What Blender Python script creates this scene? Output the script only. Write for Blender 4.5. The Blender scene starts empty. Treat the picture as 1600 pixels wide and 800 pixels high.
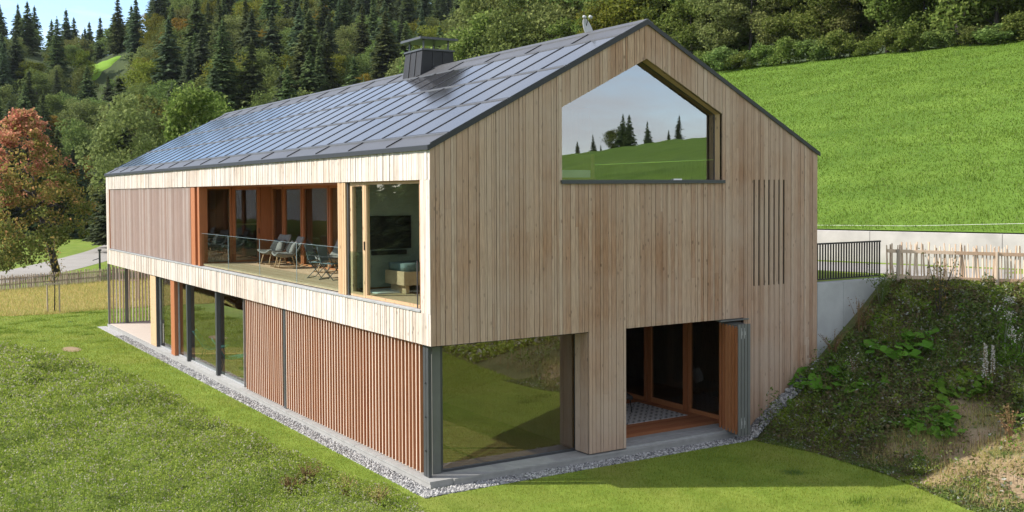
import bpy, math, random
import numpy as np
from mathutils import Matrix, Vector
S = bpy.context.scene
COL = S.collection
R = math.radians
random.seed(7)
rng = np.random.default_rng(11)

# ---------------------------------------------------------------- camera, sky, sun, exposure
W, L = 11.457, 29.29                      # house width (x) and length (y)
ZB, ZE, ZR = 2.75, 6.77, 9.67             # underside of upper storey, eave, ridge
CAM = np.array([-10.2088, -17.576, 5.86])
yaw, pitch, roll, FPX = .5058, -.0278, -.0080, 1579.4
_f = np.array([math.sin(yaw)*math.cos(pitch), math.cos(yaw)*math.cos(pitch), math.sin(pitch)])
_r = np.array([math.cos(yaw), -math.sin(yaw), 0.0]); _u = np.cross(_r, _f)
_c, _s = math.cos(roll), math.sin(roll)
_r, _u = _c*_r+_s*_u, -_s*_r+_c*_u
cam_d = bpy.data.cameras.new('camera'); cam = bpy.data.objects.new('camera', cam_d); COL.objects.link(cam)
M = Matrix(((_r[0], _u[0], -_f[0], CAM[0]), (_r[1], _u[1], -_f[1], CAM[1]), (_r[2], _u[2], -_f[2], CAM[2]), (0, 0, 0, 1)))
cam.matrix_world = M
cam_d.sensor_width = 36; cam_d.lens = FPX/1600*36
cam_d.shift_x = .1; cam_d.shift_y = -(400-345)/1600
cam_d.clip_start = .1; cam_d.clip_end = 3000
S.camera = cam

def project(P):                            # used only to skip trees that no view from the front would show
    d = np.asarray(P, float)-CAM
    z = d@_f
    return 640+FPX*(d@_r)/z, 345-FPX*(d@_u)/z, z

SUN_EL, SUN_ROT = R(37.4), R(-60.7)
sun_dir = Vector((math.sin(SUN_ROT)*math.cos(SUN_EL), math.cos(SUN_ROT)*math.cos(SUN_EL), math.sin(SUN_EL)))
world = bpy.data.worlds.new('World'); S.world = world; world.use_nodes = True
wn = world.node_tree; bg = wn.nodes['Background']
sky = wn.nodes.new('ShaderNodeTexSky'); sky.sky_type = 'NISHITA'; sky.sun_disc = False
sky.sun_elevation = SUN_EL; sky.sun_rotation = SUN_ROT; sky.altitude = 1200; sky.ozone_density = 2.; sky.dust_density = .8
bg.inputs[1].default_value = .15
# thin high cloud mixed into the sky
tc = wn.nodes.new('ShaderNodeTexCoord'); mp = wn.nodes.new('ShaderNodeMapping'); mp.inputs['Scale'].default_value = (1.6, 1.6, 7)
nz = wn.nodes.new('ShaderNodeTexNoise'); nz.inputs['Scale'].default_value = 2.2; nz.inputs['Detail'].default_value = 7; nz.inputs['Roughness'].default_value = .6
rp = wn.nodes.new('ShaderNodeValToRGB'); rp.color_ramp.elements[0].position = .44; rp.color_ramp.elements[1].position = .74
rp.color_ramp.elements[1].color = (.85, .85, .85, 1)
mx = wn.nodes.new('ShaderNodeMix'); mx.data_type = 'RGBA'; mx.inputs[7].default_value = (4.9, 4.9, 5.0, 1)
dt = wn.nodes.new('ShaderNodeVectorMath'); dt.operation = 'DOT_PRODUCT'; dt.inputs[1].default_value = (.45, -.72, .53)
mr = wn.nodes.new('ShaderNodeMapRange'); mr.inputs[1].default_value = -.75; mr.inputs[2].default_value = .5; mr.inputs[3].default_value = -.02; mr.inputs[4].default_value = .16
ad = wn.nodes.new('ShaderNodeMath'); ad.operation = 'ADD'
wn.links.new(tc.outputs['Generated'], mp.inputs[0]); wn.links.new(mp.outputs[0], nz.inputs['Vector'])
wn.links.new(tc.outputs['Generated'], dt.inputs[0]); wn.links.new(dt.outputs['Value'], mr.inputs[0])
wn.links.new(nz.outputs[0], ad.inputs[0]); wn.links.new(mr.outputs[0], ad.inputs[1])
wn.links.new(ad.outputs[0], rp.inputs[0]); wn.links.new(rp.outputs[0], mx.inputs[0])
wn.links.new(sky.outputs[0], mx.inputs[6]); wn.links.new(mx.outputs[2], bg.inputs[0])
sl = bpy.data.lights.new('sun', 'SUN'); sl.energy = 4.5; sl.angle = R(.53); sl.color = (1, .945, .865)
so = bpy.data.objects.new('sun', sl); COL.objects.link(so)
so.rotation_euler = (-sun_dir).to_track_quat('-Z', 'Y').to_euler()
S.view_settings.view_transform = 'Standard'; S.view_settings.look = 'None'
S.view_settings.exposure = .86; S.view_settings.gamma = 1; S.view_settings.use_curve_mapping = False
try:
    S.cycles.max_bounces = 10; S.cycles.transparent_max_bounces = 24; S.cycles.glossy_bounces = 5
    S.cycles.use_denoising = True; S.cycles.sample_clamp_indirect = 6
except Exception: pass

# ---------------------------------------------------------------- materials
def mat(name):
    m = bpy.data.materials.new(name); m.use_nodes = True
    nt = m.node_tree; b = nt.nodes['Principled BSDF']
    return m, nt, b
def nd(nt, t, ins=None, **kw):
    n = nt.nodes.new('ShaderNode'+t)
    for k, v in kw.items(): setattr(n, k, v)
    for k, v in (ins or {}).items():
        if hasattr(v, 'is_output') or hasattr(v, 'links'): nt.links.new(v, n.inputs[k])
        else: n.inputs[k].default_value = v
    return n
def ramp(nt, fac, stops, interp='LINEAR'):
    r = nt.nodes.new('ShaderNodeValToRGB'); r.color_ramp.interpolation = interp
    el = r.color_ramp.elements
    while len(el) < len(stops): el.new(.5)
    for e, (p, c) in zip(el, stops):
        e.position = p; e.color = (*c, 1) if len(c) == 3 else c
    nt.links.new(fac, r.inputs[0]); return r.outputs[0]
def mixc(nt, fac, a, b, mode='MIX'):
    n = nt.nodes.new('ShaderNodeMix'); n.data_type = 'RGBA'; n.blend_type = mode
    for k, v in ((0, fac), (6, a), (7, b)):
        if hasattr(v, 'is_output'): nt.links.new(v, n.inputs[k])
        else: n.inputs[k].default_value = v if not isinstance(v, tuple) or len(v) == 4 else (*v, 1)
    return n.outputs[2]
def noise(nt, scale, detail=4, rough=.55, vec=None, stretch=None):
    if vec is None: vec = nd(nt, 'NewGeometry').outputs['Position']
    if stretch: vec = nd(nt, 'Mapping', {'Vector': vec, 'Scale': stretch}).outputs[0]
    return nd(nt, 'TexNoise', {'Vector': vec, 'Scale': scale, 'Detail': detail, 'Roughness': rough}).outputs[0]
def bump(nt, b, h, strength=.3, dist=.02):
    n = nd(nt, 'Bump', {'Height': h, 'Strength': strength, 'Distance': dist}); nt.links.new(n.outputs[0], b.inputs['Normal'])

def plain(name, col, rough=.6, metal=0., var=.12, scale=6, spec=.5):
    m, nt, b = mat(name)
    n = noise(nt, scale, 5)
    c = ramp(nt, n, [(.3, tuple(v*(1-var) for v in col)), (.7, tuple(min(1, v*(1+var)) for v in col))])
    nt.links.new(c, b.inputs['Base Color']); b.inputs['Roughness'].default_value = rough; b.inputs['Metallic'].default_value = metal
    b.inputs['Specular IOR Level'].default_value = spec
    return m
def wood(name, cols, grain=.35, rough=.75, grey=None, gscale=.25, stretch=(22, 22, 1.1), knots=True):
    """boards: one tone per board, grain along z, knots, patches of weathering"""
    m, nt, b = mat(name)
    geo = nd(nt, 'NewGeometry'); rnd = geo.outputs['Random Per Island']
    k = len(cols)
    c = ramp(nt, rnd, [(i/(k-1), q) for i, q in enumerate(cols)])
    off = nd(nt, 'VectorMath', {0: geo.outputs['Position'], 1: nd(nt, 'CombineXYZ', {2: nd(nt, 'Math', {0: rnd, 1: 37.}, operation='MULTIPLY').outputs[0]}).outputs[0]}, operation='ADD').outputs[0]
    g = noise(nt, 3., 6, .6, off, stretch)
    c = mixc(nt, grain, c, ramp(nt, g, [(.32, (.35, .3, .26)), (.68, (1.25, 1.22, 1.18))]), 'MULTIPLY')
    if knots:
        v = nd(nt, 'TexVoronoi', {'Vector': nd(nt, 'Mapping', {'Vector': off, 'Scale': (6.5, 6.5, 3.2)}).outputs[0], 'Scale': 1.})
        kn = ramp(nt, v.outputs['Distance'], [(.10, (1, 1, 1)), (.17, (0, 0, 0))])
        c = mixc(nt, nd(nt, 'Math', {0: kn, 1: .75}, operation='MULTIPLY').outputs[0], c, tuple(x*.38 for x in cols[0]))
    if grey:
        w = noise(nt, gscale, 5, .6)
        c = mixc(nt, ramp(nt, w, [(.35, (0, 0, 0)), (.68, (.8, .8, .8))]), c, grey)
    nt.links.new(c, b.inputs['Base Color']); b.inputs['Roughness'].default_value = rough
    b.inputs['Specular IOR Level'].default_value = .25
    bump(nt, b, g, .25, .004)
    return m
def glass(name, ior, tint=(.86, .92, .9)):
    m, nt, b = mat(name); nt.nodes.remove(b)
    out = nt.nodes['Material Output']
    r0 = ((ior-1)/(ior+1))**2
    lw = nd(nt, 'LayerWeight', {'Blend': .5}).outputs['Facing']
    p5 = nd(nt, 'Math', {0: lw, 1: 5.}, operation='POWER').outputs[0]
    fr = nd(nt, 'MapRange', {0: p5, 3: r0, 4: 1.})
    geo = nd(nt, 'NewGeometry')
    wav = noise(nt, .9, 2)
    bm = nd(nt, 'Bump', {'Height': wav, 'Strength': .018, 'Distance': .05})
    gl = nd(nt, 'BsdfGlossy', {'Roughness': 0., 'Color': (.93, .95, .97, 1), 'Normal': bm.outputs[0]})
    tr = nd(nt, 'BsdfTransparent', {'Color': (*tint, 1)})
    ms = nd(nt, 'MixShader', {0: fr.outputs[0], 1: tr.outputs[0], 2: gl.outputs[0]})
    nt.links.new(ms.outputs[0], out.inputs[0])
    return m
def leafmat(name, cols, trans=.35, vary=.25, rough=.8):
    """foliage: tone per leaf, shift per tree, some light through the leaves"""
    m, nt, b = mat(name)
    geo = nd(nt, 'NewGeometry'); oi = nd(nt, 'ObjectInfo')
    k = len(cols)
    c = ramp(nt, geo.outputs['Random Per Island'], [(i/(k-1), q) for i, q in enumerate(cols)])
    hs = nd(nt, 'HueSaturation', {'Color': c,
        'Hue': nd(nt, 'MapRange', {0: oi.outputs['Random'], 3: .5-.03*vary*4, 4: .5+.02*vary*4}).outputs[0],
        'Value': nd(nt, 'MapRange', {0: oi.outputs['Random'], 3: 1-vary, 4: 1+vary}).outputs[0]})
    nt.links.new(hs.outputs[0], b.inputs['Base Color']); b.inputs['Roughness'].default_value = rough
    b.inputs['Specular IOR Level'].default_value = .08
    tl = nd(nt, 'BsdfTranslucent', {'Color': hs.outputs[0]})
    ms = nd(nt, 'MixShader', {0: trans, 1: b.outputs[0], 2: tl.outputs[0]})
    nt.links.new(ms.outputs[0], nt.nodes['Material Output'].inputs[0])
    return m

M_gable = wood('weathered_gable_boards', [(.30, .165, .092), (.40, .25, .16), (.49, .355, .255), (.335, .195, .115), (.43, .285, .195), (.365, .22, .137), (.52, .40, .305)], grain=.65, grey=(.415, .32, .25), gscale=.35)
M_side = wood('silvered_larch_boards', [(.42, .34, .27), (.53, .45, .375), (.58, .52, .455), (.47, .39, .32), (.56, .47, .385)], grain=.45, grey=(.56, .52, .475), gscale=.5)
M_pillar = wood('pale_pillar_boards', [(.46, .30, .165), (.52, .36, .21), (.44, .28, .15)], grain=.25)
M_larch = wood('orange_larch', [(.36, .135, .055), (.44, .18, .075), (.33, .12, .05), (.48, .21, .09)], grain=.3, rough=.5, knots=False)
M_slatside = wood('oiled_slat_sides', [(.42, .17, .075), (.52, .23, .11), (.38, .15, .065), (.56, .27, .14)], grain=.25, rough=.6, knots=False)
M_slatfront = wood('pale_slat_fronts', [(.48, .35, .27), (.58, .46, .37), (.52, .38, .29), (.44, .30, .22)], grain=.2, knots=False)  # paler tone for the outward face of each slat than for its sides
M_greyslat = wood('greyed_shutter_slats', [(.34, .24, .20), (.44, .34, .30), (.40, .28, .23), (.52, .44, .40)], grain=.25, knots=False)
M_back = plain('black_wind_membrane', (.012, .011, .010), .9)
M_inner = wood('interior_spruce', [(.30, .15, .07), (.36, .19, .09)], grain=.2, knots=False, stretch=(5, 5, .4))
M_deck = wood('honey_deck', [(.54, .37, .235), (.59, .42, .275), (.51, .34, .21)], grain=.25, knots=False, stretch=(18, 1, 1))
M_reddeck = wood('red_larch_deck', [(.34, .13, .055), (.40, .17, .075), (.30, .11, .05)], grain=.3, knots=False, stretch=(1, 18, 1))
M_metal = plain('dark_grey_metal', (.045, .047, .050), .42, .0, .1, 3)
M_steel = plain('grey_steel_post', (.12, .123, .115), .45, .0, .08, 3)
M_zinc = plain('grey_zinc_sill', (.36, .36, .355), .45, .25, .12, 5)
M_cladmetal = plain('chimney_sheet', (.026, .026, .028), .55, 0, .1, 3, .2)
M_black = plain('black_paint', (.012, .012, .013), .5)
M_conc = plain('fair_faced_concrete', (.36, .365, .36), .85, 0, .13, 1.6)
M_plinth = plain('plinth_slabs', (.27, .265, .25), .8, 0, .12, 4)
M_wall = plain('pale_garden_wall', (.37, .355, .33), .9, 0, .16, 1.3)
M_green = plain('sage_wall_paint', (.34, .39, .33), .9, 0, .05, 2)
M_dish = plain('grey_dish_enamel', (.42, .42, .42), .55, 0, .06, 3)
M_white = plain('white_paint', (.72, .71, .69), .6, 0, .05, 4)
M_screen = plain('television_screen', (.008, .009, .010), .18)
M_teal = plain('teal_fabric', (.10, .30, .28), .8)
M_greyfab = plain('grey_fabric', (.20, .19, .175), .95, 0, .2, 14)
M_darkfab = plain('charcoal_fabric', (.035, .034, .034), .9, 0, .25, 10)
M_bluefab = plain('grey_blue_canvas', (.17, .235, .245), .85)
M_mattress = plain('slate_blue_bedding', (.14, .185, .19), .9)
M_beech = wood('beech_wood', [(.55, .36, .20), (.60, .41, .24)], grain=.2, knots=False, stretch=(2, 14, 14))
M_gl_gable = glass('coated_gable_glass', 3.6, (.55, .6, .6))
M_gl_low = glass('coated_window_glass', 3.7, (.60, .68, .64))
M_gl_up = glass('clear_window_glass', 2.3, (.72, .82, .76))
M_gl_rail = glass('railing_glass', 2.2, (.74, .86, .82))
M_pane_dark = glass('porch_glass', 1.7, (.5, .55, .53))

def solar_mat():
    m, nt, b = mat('solar_glass')
    geo = nd(nt, 'NewGeometry')
    c = ramp(nt, nd(nt, 'ObjectInfo').outputs['Random'], [(0, (.026, .026, .029)), (1, (.036, .036, .039))])
    nt.links.new(c, b.inputs['Base Color'])
    b.inputs['Roughness'].default_value = .12; b.inputs['Specular IOR Level'].default_value = .75
    n = noise(nt, 2.5, 2); bump(nt, b, n, .03, .02)
    return m
M_solar = solar_mat()
M_roof = plain('anthracite_standing_seam', (.075, .075, .079), .45, .1, .1, 2)

def ground_mat(name, stops, scale=3., fine=55, patch=None, bumpd=.03, bs=.5, stretch=None, clumps=None):
    m, nt, b = mat(name)
    a = noise(nt, scale, 6, .62, None, stretch); f = noise(nt, fine, 3, .7)
    ff = nd(nt, 'Math', {0: nd(nt, 'Math', {0: a, 1: .5}, operation='MULTIPLY').outputs[0], 1: nd(nt, 'Math', {0: f, 1: .5}, operation='MULTIPLY').outputs[0]}, operation='ADD').outputs[0]
    c = ramp(nt, ff, stops)
    if patch:
        ps, col, lo, hi = patch
        c = mixc(nt, ramp(nt, noise(nt, ps, 4, .6), [(lo, (0, 0, 0)), (hi, (1, 1, 1))]), c, col)
    if clumps:
        cs, col, lo, hi = clumps
        v = nd(nt, 'TexVoronoi', {'Vector': nd(nt, 'VectorMath', {0: nd(nt, 'NewGeometry').outputs['Position'], 1: nd(nt, 'TexNoise', {'Scale': 1.5}).outputs['Color']}, operation='ADD').outputs[0], 'Scale': cs})
        c = mixc(nt, ramp(nt, v.outputs['Distance'], [(lo, (1, 1, 1)), (hi, (0, 0, 0))]), c, col)
    nt.links.new(c, b.inputs['Base Color']); b.inputs['Roughness'].default_value = .9; b.inputs['Specular IOR Level'].default_value = .15
    bump(nt, b, ff, bs, bumpd)
    return m
M_lawn = ground_mat('lawn_turf', [(.34, (.075, .12, .014)), (.48, (.125, .185, .022)), (.64, (.20, .26, .042))], 1.1, 60, (.35, (.20, .21, .045), .5, .8), .03, .6, None, (.42, (.035, .075, .012), .05, .14))
M_hill = ground_mat('steep_meadow_grass', [(.34, (.045, .095, .010)), (.48, (.085, .15, .017)), (.60, (.125, .20, .026)), (.70, (.20, .27, .06))], .30, 8, (.09, (.10, .175, .022), .48, .75), .12, .8)
M_forest = ground_mat('forest_floor', [(.35, (.025, .038, .013)), (.65, (.06, .08, .026))], .2, 4, None, .3, .6)
M_clear = ground_mat('clearing_grass', [(.3, (.11, .21, .02)), (.7, (.19, .31, .04))], .2, 4, None, .1, .3)
M_wild = ground_mat('wild_meadow_soil', [(.35, (.06, .09, .014)), (.65, (.12, .16, .025))], 2, 30)
M_dry = ground_mat('dry_meadow_soil', [(.35, (.24, .20, .06)), (.65, (.42, .32, .13))], .8, 25, (.25, (.11, .16, .03), .5, .72))
M_bank = ground_mat('bank_earth', [(.35, (.05, .06, .022)), (.52, (.09, .095, .035)), (.68, (.16, .135, .07))], 1.3, 22)
M_dirt = ground_mat('dry_bare_earth', [(.32, (.15, .105, .06)), (.5, (.26, .19, .115)), (.7, (.40, .31, .21))], 1.8, 30, (.9, (.10, .11, .035), .5, .66))
M_road = ground_mat('pale_gravel_road', [(.3, (.24, .225, .205)), (.7, (.34, .32, .295))], .4, 20)
M_gravel = ground_mat('crushed_stone', [(.35, (.12, .12, .12)), (.5, (.36, .355, .35)), (.65, (.58, .57, .55))], 14, 45, None, .02, .8)
M_stone = plain('grey_pebble', (.42, .415, .40), .8, 0, .35, 9)

L_spruce = leafmat('spruce_needles', [(.055, .085, .034), (.085, .12, .045), (.12, .16, .058), (.16, .20, .072)], .45)
L_spruce2 = leafmat('blue_green_needles', [(.065, .095, .052), (.095, .132, .066), (.13, .172, .082)], .45)
L_mid = leafmat('mid_green_leaves', [(.085, .125, .034), (.13, .175, .046), (.18, .225, .065)], .38)
L_olive = leafmat('olive_leaves', [(.11, .13, .042), (.16, .18, .056), (.21, .23, .08)], .38)
L_yellow = leafmat('yellow_green_leaves', [(.10, .13, .018), (.16, .185, .026), (.21, .22, .035)], .38)
L_gold = leafmat('golden_leaves', [(.16, .12, .02), (.26, .18, .025), (.15, .13, .025)], .35)
L_edge = leafmat('edge_wood_leaves', [(.07, .11, .022), (.115, .165, .034), (.17, .225, .05), (.24, .285, .085)], .5, .18)
L_red = leafmat('red_autumn_leaves', [(.38, .13, .085), (.52, .20, .13), (.60, .32, .20), (.34, .20, .08), (.24, .22, .06)], .55, .0)
L_turn = leafmat('turning_leaves', [(.13, .16, .035), (.21, .20, .05), (.36, .24, .08), (.17, .19, .04), (.44, .24, .11)], .55, .0)
L_dark = leafmat('dark_green_leaves', [(.09, .115, .028), (.14, .17, .04), (.20, .22, .06), (.18, .15, .05)], .5, .0)
L_wild = leafmat('wild_meadow_leaves', [(.14, .21, .025), (.22, .30, .04), (.30, .38, .06), (.18, .25, .03), (.34, .39, .08), (.25, .32, .048), (.15, .22, .025), (.30, .26, .17), (.46, .44, .36), (.30, .34, .07), (.20, .27, .04), (.24, .30, .05)], .5, 0)
L_lawn = leafmat('lawn_blades', [(.125, .175, .018), (.19, .245, .027), (.27, .32, .05), (.34, .345, .085)], .5, 0)
L_hillb = leafmat('meadow_blades', [(.07, .125, .013), (.105, .175, .02), (.15, .225, .03), (.18, .26, .038), (.12, .20, .022), (.09, .155, .016), (.26, .31, .11)], .5, 0)
L_dry = leafmat('dry_grass_blades', [(.42, .32, .11), (.52, .42, .17), (.24, .30, .055), (.58, .46, .22), (.30, .33, .07)], .5, 0)
L_bank = leafmat('bank_leaves', [(.075, .12, .03), (.115, .17, .038), (.16, .215, .05), (.12, .16, .04), (.135, .195, .04), (.17, .17, .07), (.095, .145, .036), (.45, .44, .40)], .4, 0)
L_bank2 = leafmat('faded_bank_leaves', [(.10, .085, .04), (.16, .13, .06), (.09, .11, .035), (.22, .165, .095), (.13, .10, .06)], .4, 0)
L_big = leafmat('butterbur_leaves', [(.07, .16, .016), (.10, .21, .022), (.14, .26, .035)], .35, .1)
L_white = leafmat('seed_heads', [(.45, .42, .36), (.62, .60, .55), (.34, .28, .20)], .3, 0)
L_brown = leafmat('dead_stalks', [(.16, .085, .045), (.24, .14, .075), (.20, .15, .06), (.12, .07, .035)], .2, 0)
M_bark = plain('bark', (.038, .031, .026), .95, 0, .35, 9)
M_stake = wood('grey_stakes', [(.36, .29, .22), (.44, .36, .28), (.30, .235, .175)], grain=.3, knots=False)
M_fence = wood('pale_chestnut_pales', [(.64, .49, .36), (.72, .58, .45), (.55, .40, .28), (.44, .30, .20)], grain=.3, knots=False)

# ---------------------------------------------------------------- helpers
def link(o, parent=None):
    COL.objects.link(o)
    if parent is not None: o.parent = parent
    return o
class MB:
    def __init__(s): s.v = []; s.f = []; s.m = []
    def poly(s, pts, faces, mi=0):
        b = len(s.v); s.v += [tuple(map(float, p)) for p in pts]
        for q in faces: s.f.append(tuple(i+b for i in q)); s.m.append(mi)
    def hexa(s, p, mi=0):                 # 8 points: bottom ring then top ring
        fs = [(3, 2, 1, 0), (4, 5, 6, 7), (0, 1, 5, 4), (1, 2, 6, 5), (2, 3, 7, 6), (3, 0, 4, 7)]
        b = len(s.v); s.v += [tuple(map(float, q)) for q in p]
        for i, q in enumerate(fs): s.f.append(tuple(j+b for j in q)); s.m.append(mi[i] if isinstance(mi, (list, tuple)) else mi)
    def box(s, x0, x1, y0, y1, z0, z1, mi=0):
        s.hexa([(x0, y0, z0), (x1, y0, z0), (x1, y1, z0), (x0, y1, z0), (x0, y0, z1), (x1, y0, z1), (x1, y1, z1), (x0, y1, z1)], mi)
    def bar(s, a, b, w, h=None, up=(0, 0, 1), mi=0):
        a = Vector(a); b = Vector(b); h = w if h is None else h
        d = (b-a).normalized(); u = Vector(up)
        if abs(d.dot(u)) > .98: u = Vector((1, 0, 0))
        x = d.cross(u).normalized(); y = x.cross(d).normalized()
        o = [(-w/2, -h/2), (w/2, -h/2), (w/2, h/2), (-w/2, h/2)]
        s.hexa([a+x*i+y*j for i, j in o]+[b+x*i+y*j for i, j in o], mi)
    def tube(s, pts, rad, n=8, mi=0, cap=True):
        pts = [Vector(p) for p in pts]; rs = rad if isinstance(rad, (list, tuple)) else [rad]*len(pts)
        base = len(s.v); prev = None
        for i, p in enumerate(pts):
            d = (pts[min(i+1, len(pts)-1)]-pts[max(i-1, 0)]).normalized()
            u = Vector((0, 0, 1)) if abs(d.z) < .95 else Vector((1, 0, 0))
            x = d.cross(u).normalized() if prev is None else (prev-d*prev.dot(d)).normalized()
            prev = x; y = d.cross(x)
            for k in range(n):
                a = 2*math.pi*k/n; q = p+(x*math.cos(a)+y*math.sin(a))*rs[i]; s.v.append(tuple(q))
        for i in range(len(pts)-1):
            for k in range(n):
                a = base+i*n+k; b = base+i*n+(k+1) % n
                s.f.append((a, b, b+n, a+n)); s.m.append(mi)
        if cap:
            s.f.append(tuple(base+k for k in range(n))[::-1]); s.m.append(mi)
            e = base+(len(pts)-1)*n; s.f.append(tuple(e+k for k in range(n))); s.m.append(mi)
    def build(s, name, mats, parent=None, bevel=0, smooth=False):
        me = bpy.data.meshes.new(name); me.from_pydata(s.v, [], s.f)
        for q in (mats if isinstance(mats, (list, tuple)) else [mats]): me.materials.append(q)
        if any(s.m): me.polygons.foreach_set('material_index', s.m)
        if smooth: me.polygons.foreach_set('use_smooth', [True]*len(s.f))
        me.update()
        o = link(bpy.data.objects.new(name, me), parent)
        if bevel:
            b = o.modifiers.new('bevel', 'BEVEL'); b.width = bevel; b.segments = 2; b.limit_method = 'ANGLE'
        return o
def mesh_np(name, V, F, m, smooth=False):
    V = np.asarray(V, np.float32).reshape(-1, 3); F = np.asarray(F, np.int32); k = F.shape[1]
    me = bpy.data.meshes.new(name)
    me.vertices.add(len(V)); me.vertices.foreach_set('co', V.ravel())
    me.loops.add(F.size); me.loops.foreach_set('vertex_index', F.ravel())
    me.polygons.add(len(F)); me.polygons.foreach_set('loop_start', np.arange(0, F.size, k, dtype=np.int32))
    me.polygons.foreach_set('loop_total', np.full(len(F), k, np.int32))
    me.materials.append(m)
    if smooth: me.polygons.foreach_set('use_smooth', np.ones(len(F), bool))
    me.update(calc_edges=True); me.validate()
    return me
def obj_np(name, V, F, m, parent=None, smooth=False):
    return link(bpy.data.objects.new(name, mesh_np(name, V, F, m, smooth)), parent)
def empty(name, loc=(0, 0, 0), rz=0):
    o = bpy.data.objects.new(name, None); o.location = loc; o.rotation_euler = (0, 0, rz); o.empty_display_size = .2
    return link(o)
def tag(o, label=None, cat=None, group=None, kind=None):
    if label: o['label'] = label
    if cat: o['category'] = cat
    if group: o['group'] = group
    if kind: o['kind'] = kind
    return o
def dup(root, loc, rz=0., scale=None, label=None, group=None, mats=None):
    r = root.copy(); COL.objects.link(r); r.location = loc; r.rotation_euler = (0, 0, rz)
    if scale is not None: r.scale = scale if hasattr(scale, '__len__') else (scale,)*3
    if label: r['label'] = label
    if group: r['group'] = group
    for ch in root.children:
        c = ch.copy(); COL.objects.link(c); c.parent = r
        for g in ch.children:
            d = g.copy(); COL.objects.link(d); d.parent = c
    return r
def quads(C, A, B):
    """rhombus leaves: centre C, half axes A (long) and B (short)"""
    n = len(C); V = np.stack([C-A, C+B, C+A, C-B], 1).reshape(-1, 3)
    return V, np.arange(4*n).reshape(n, 4)
def unit(v): return v/np.maximum(np.linalg.norm(v, axis=-1, keepdims=True), 1e-9)
def rand_axes(n, size, asp=.55, upbias=0., r=rng):
    nrm = unit(r.normal(size=(n, 3))+np.array([0, 0, upbias])); t = unit(np.cross(nrm, r.normal(size=(n, 3)))); b = np.cross(nrm, t)
    s = np.asarray(size).reshape(-1, 1)
    return t*s, b*s*asp
def blades(P, h, w, lean=.45, r=rng):
    """one triangle per grass blade"""
    n = len(P); a = r.uniform(0, 2*np.pi, n); d = np.stack([np.cos(a), np.sin(a), 0*a], 1)
    e = np.stack([-np.sin(a), np.cos(a), 0*a], 1); h = np.asarray(h).reshape(-1, 1); w = np.asarray(w).reshape(-1, 1)
    tip = P+d*h*r.uniform(0, lean, (n, 1))+np.array([0, 0, 1.])*h
    V = np.stack([P-e*w/2, P+e*w/2, tip], 1).reshape(-1, 3)
    return V, np.arange(3*n).reshape(n, 3)
def vnoise(x, y, s, seed=0):
    """smooth value noise, -1..1"""
    t = np.random.default_rng(seed).uniform(-1, 1, (64, 64)); x = np.asarray(x)/s; y = np.asarray(y)/s
    xi = np.floor(x).astype(int); yi = np.floor(y).astype(int); u = x-xi; v = y-yi; u = u*u*(3-2*u); v = v*v*(3-2*v)
    g = lambda i, j: t[i % 64, j % 64]
    return (g(xi, yi)*(1-u)+g(xi+1, yi)*u)*(1-v)+(g(xi, yi+1)*(1-u)+g(xi+1, yi+1)*u)*v
def sstep(a, b, x):
    t = np.clip((np.asarray(x, float)-a)/(b-a), 0, 1); return t*t*(3-2*t)
def grid(name, X, Y, Z, m, kind='structure', smooth=True):
    ny, nx = X.shape
    V = np.stack([X, Y, Z], -1).reshape(-1, 3); i = np.arange(ny*nx).reshape(ny, nx)
    F = np.stack([i[:-1, :-1], i[:-1, 1:], i[1:, 1:], i[1:, :-1]], -1).reshape(-1, 4)
    return tag(obj_np(name, V, F, m, None, smooth), kind=kind)

# ---------------------------------------------------------------- terrain
GX0 = -.15
NF = np.array([.34, .94]); NF /= np.linalg.norm(NF)
CLEAR = np.array([CAM[0]+260*math.sin(.2077), CAM[1]+260*math.cos(.2077)])   # the small clearing on the wooded hill
q_start = lambda az: 112+52*(1-sstep(10.5, 16, az))
def gz(x, y):
    x = np.asarray(x, float); y = np.asarray(y, float)
    z = GX0-.6*np.maximum(-7.5-x, 0)*sstep(8, 30, y)-.03*np.maximum(-7-x, 0)
    z = np.maximum(z, -12)
    q = (x-CAM[0])*NF[0]+(y-CAM[1])*NF[1]; az = np.degrees(np.arctan2(x-CAM[0], y-CAM[1]))
    slope = .36-.075*sstep(7, 14, az)+.045*sstep(14, 20, az); q0 = q_start(az)
    z = z+slope*np.maximum(q-q0, 0)*sstep(-40, 0, az)-slope*.9*np.maximum(q-300, 0)*sstep(-40, 0, az)
    d2 = (x-CLEAR[0])**2+(y-CLEAR[1])**2
    return z+7*np.exp(-d2/(2*13.**2))
def axis(segs):
    out = []
    for a, b, st in segs: out += list(np.arange(a, b, st))
    return np.array(out+[segs[-1][1]])
xs = axis([(-400, -60, 20), (-60, -12, 4), (-12, 12, 1.), (12, 140, 5), (140, 500, 24)])
ys = axis([(-300, -30, 18), (-30, 60, 1.5), (60, 420, 6), (420, 800, 40)])
Xg, Yg = np.meshgrid(xs, ys)
lawn = grid('ground', Xg, Yg, gz(Xg, Yg), M_lawn)
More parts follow.
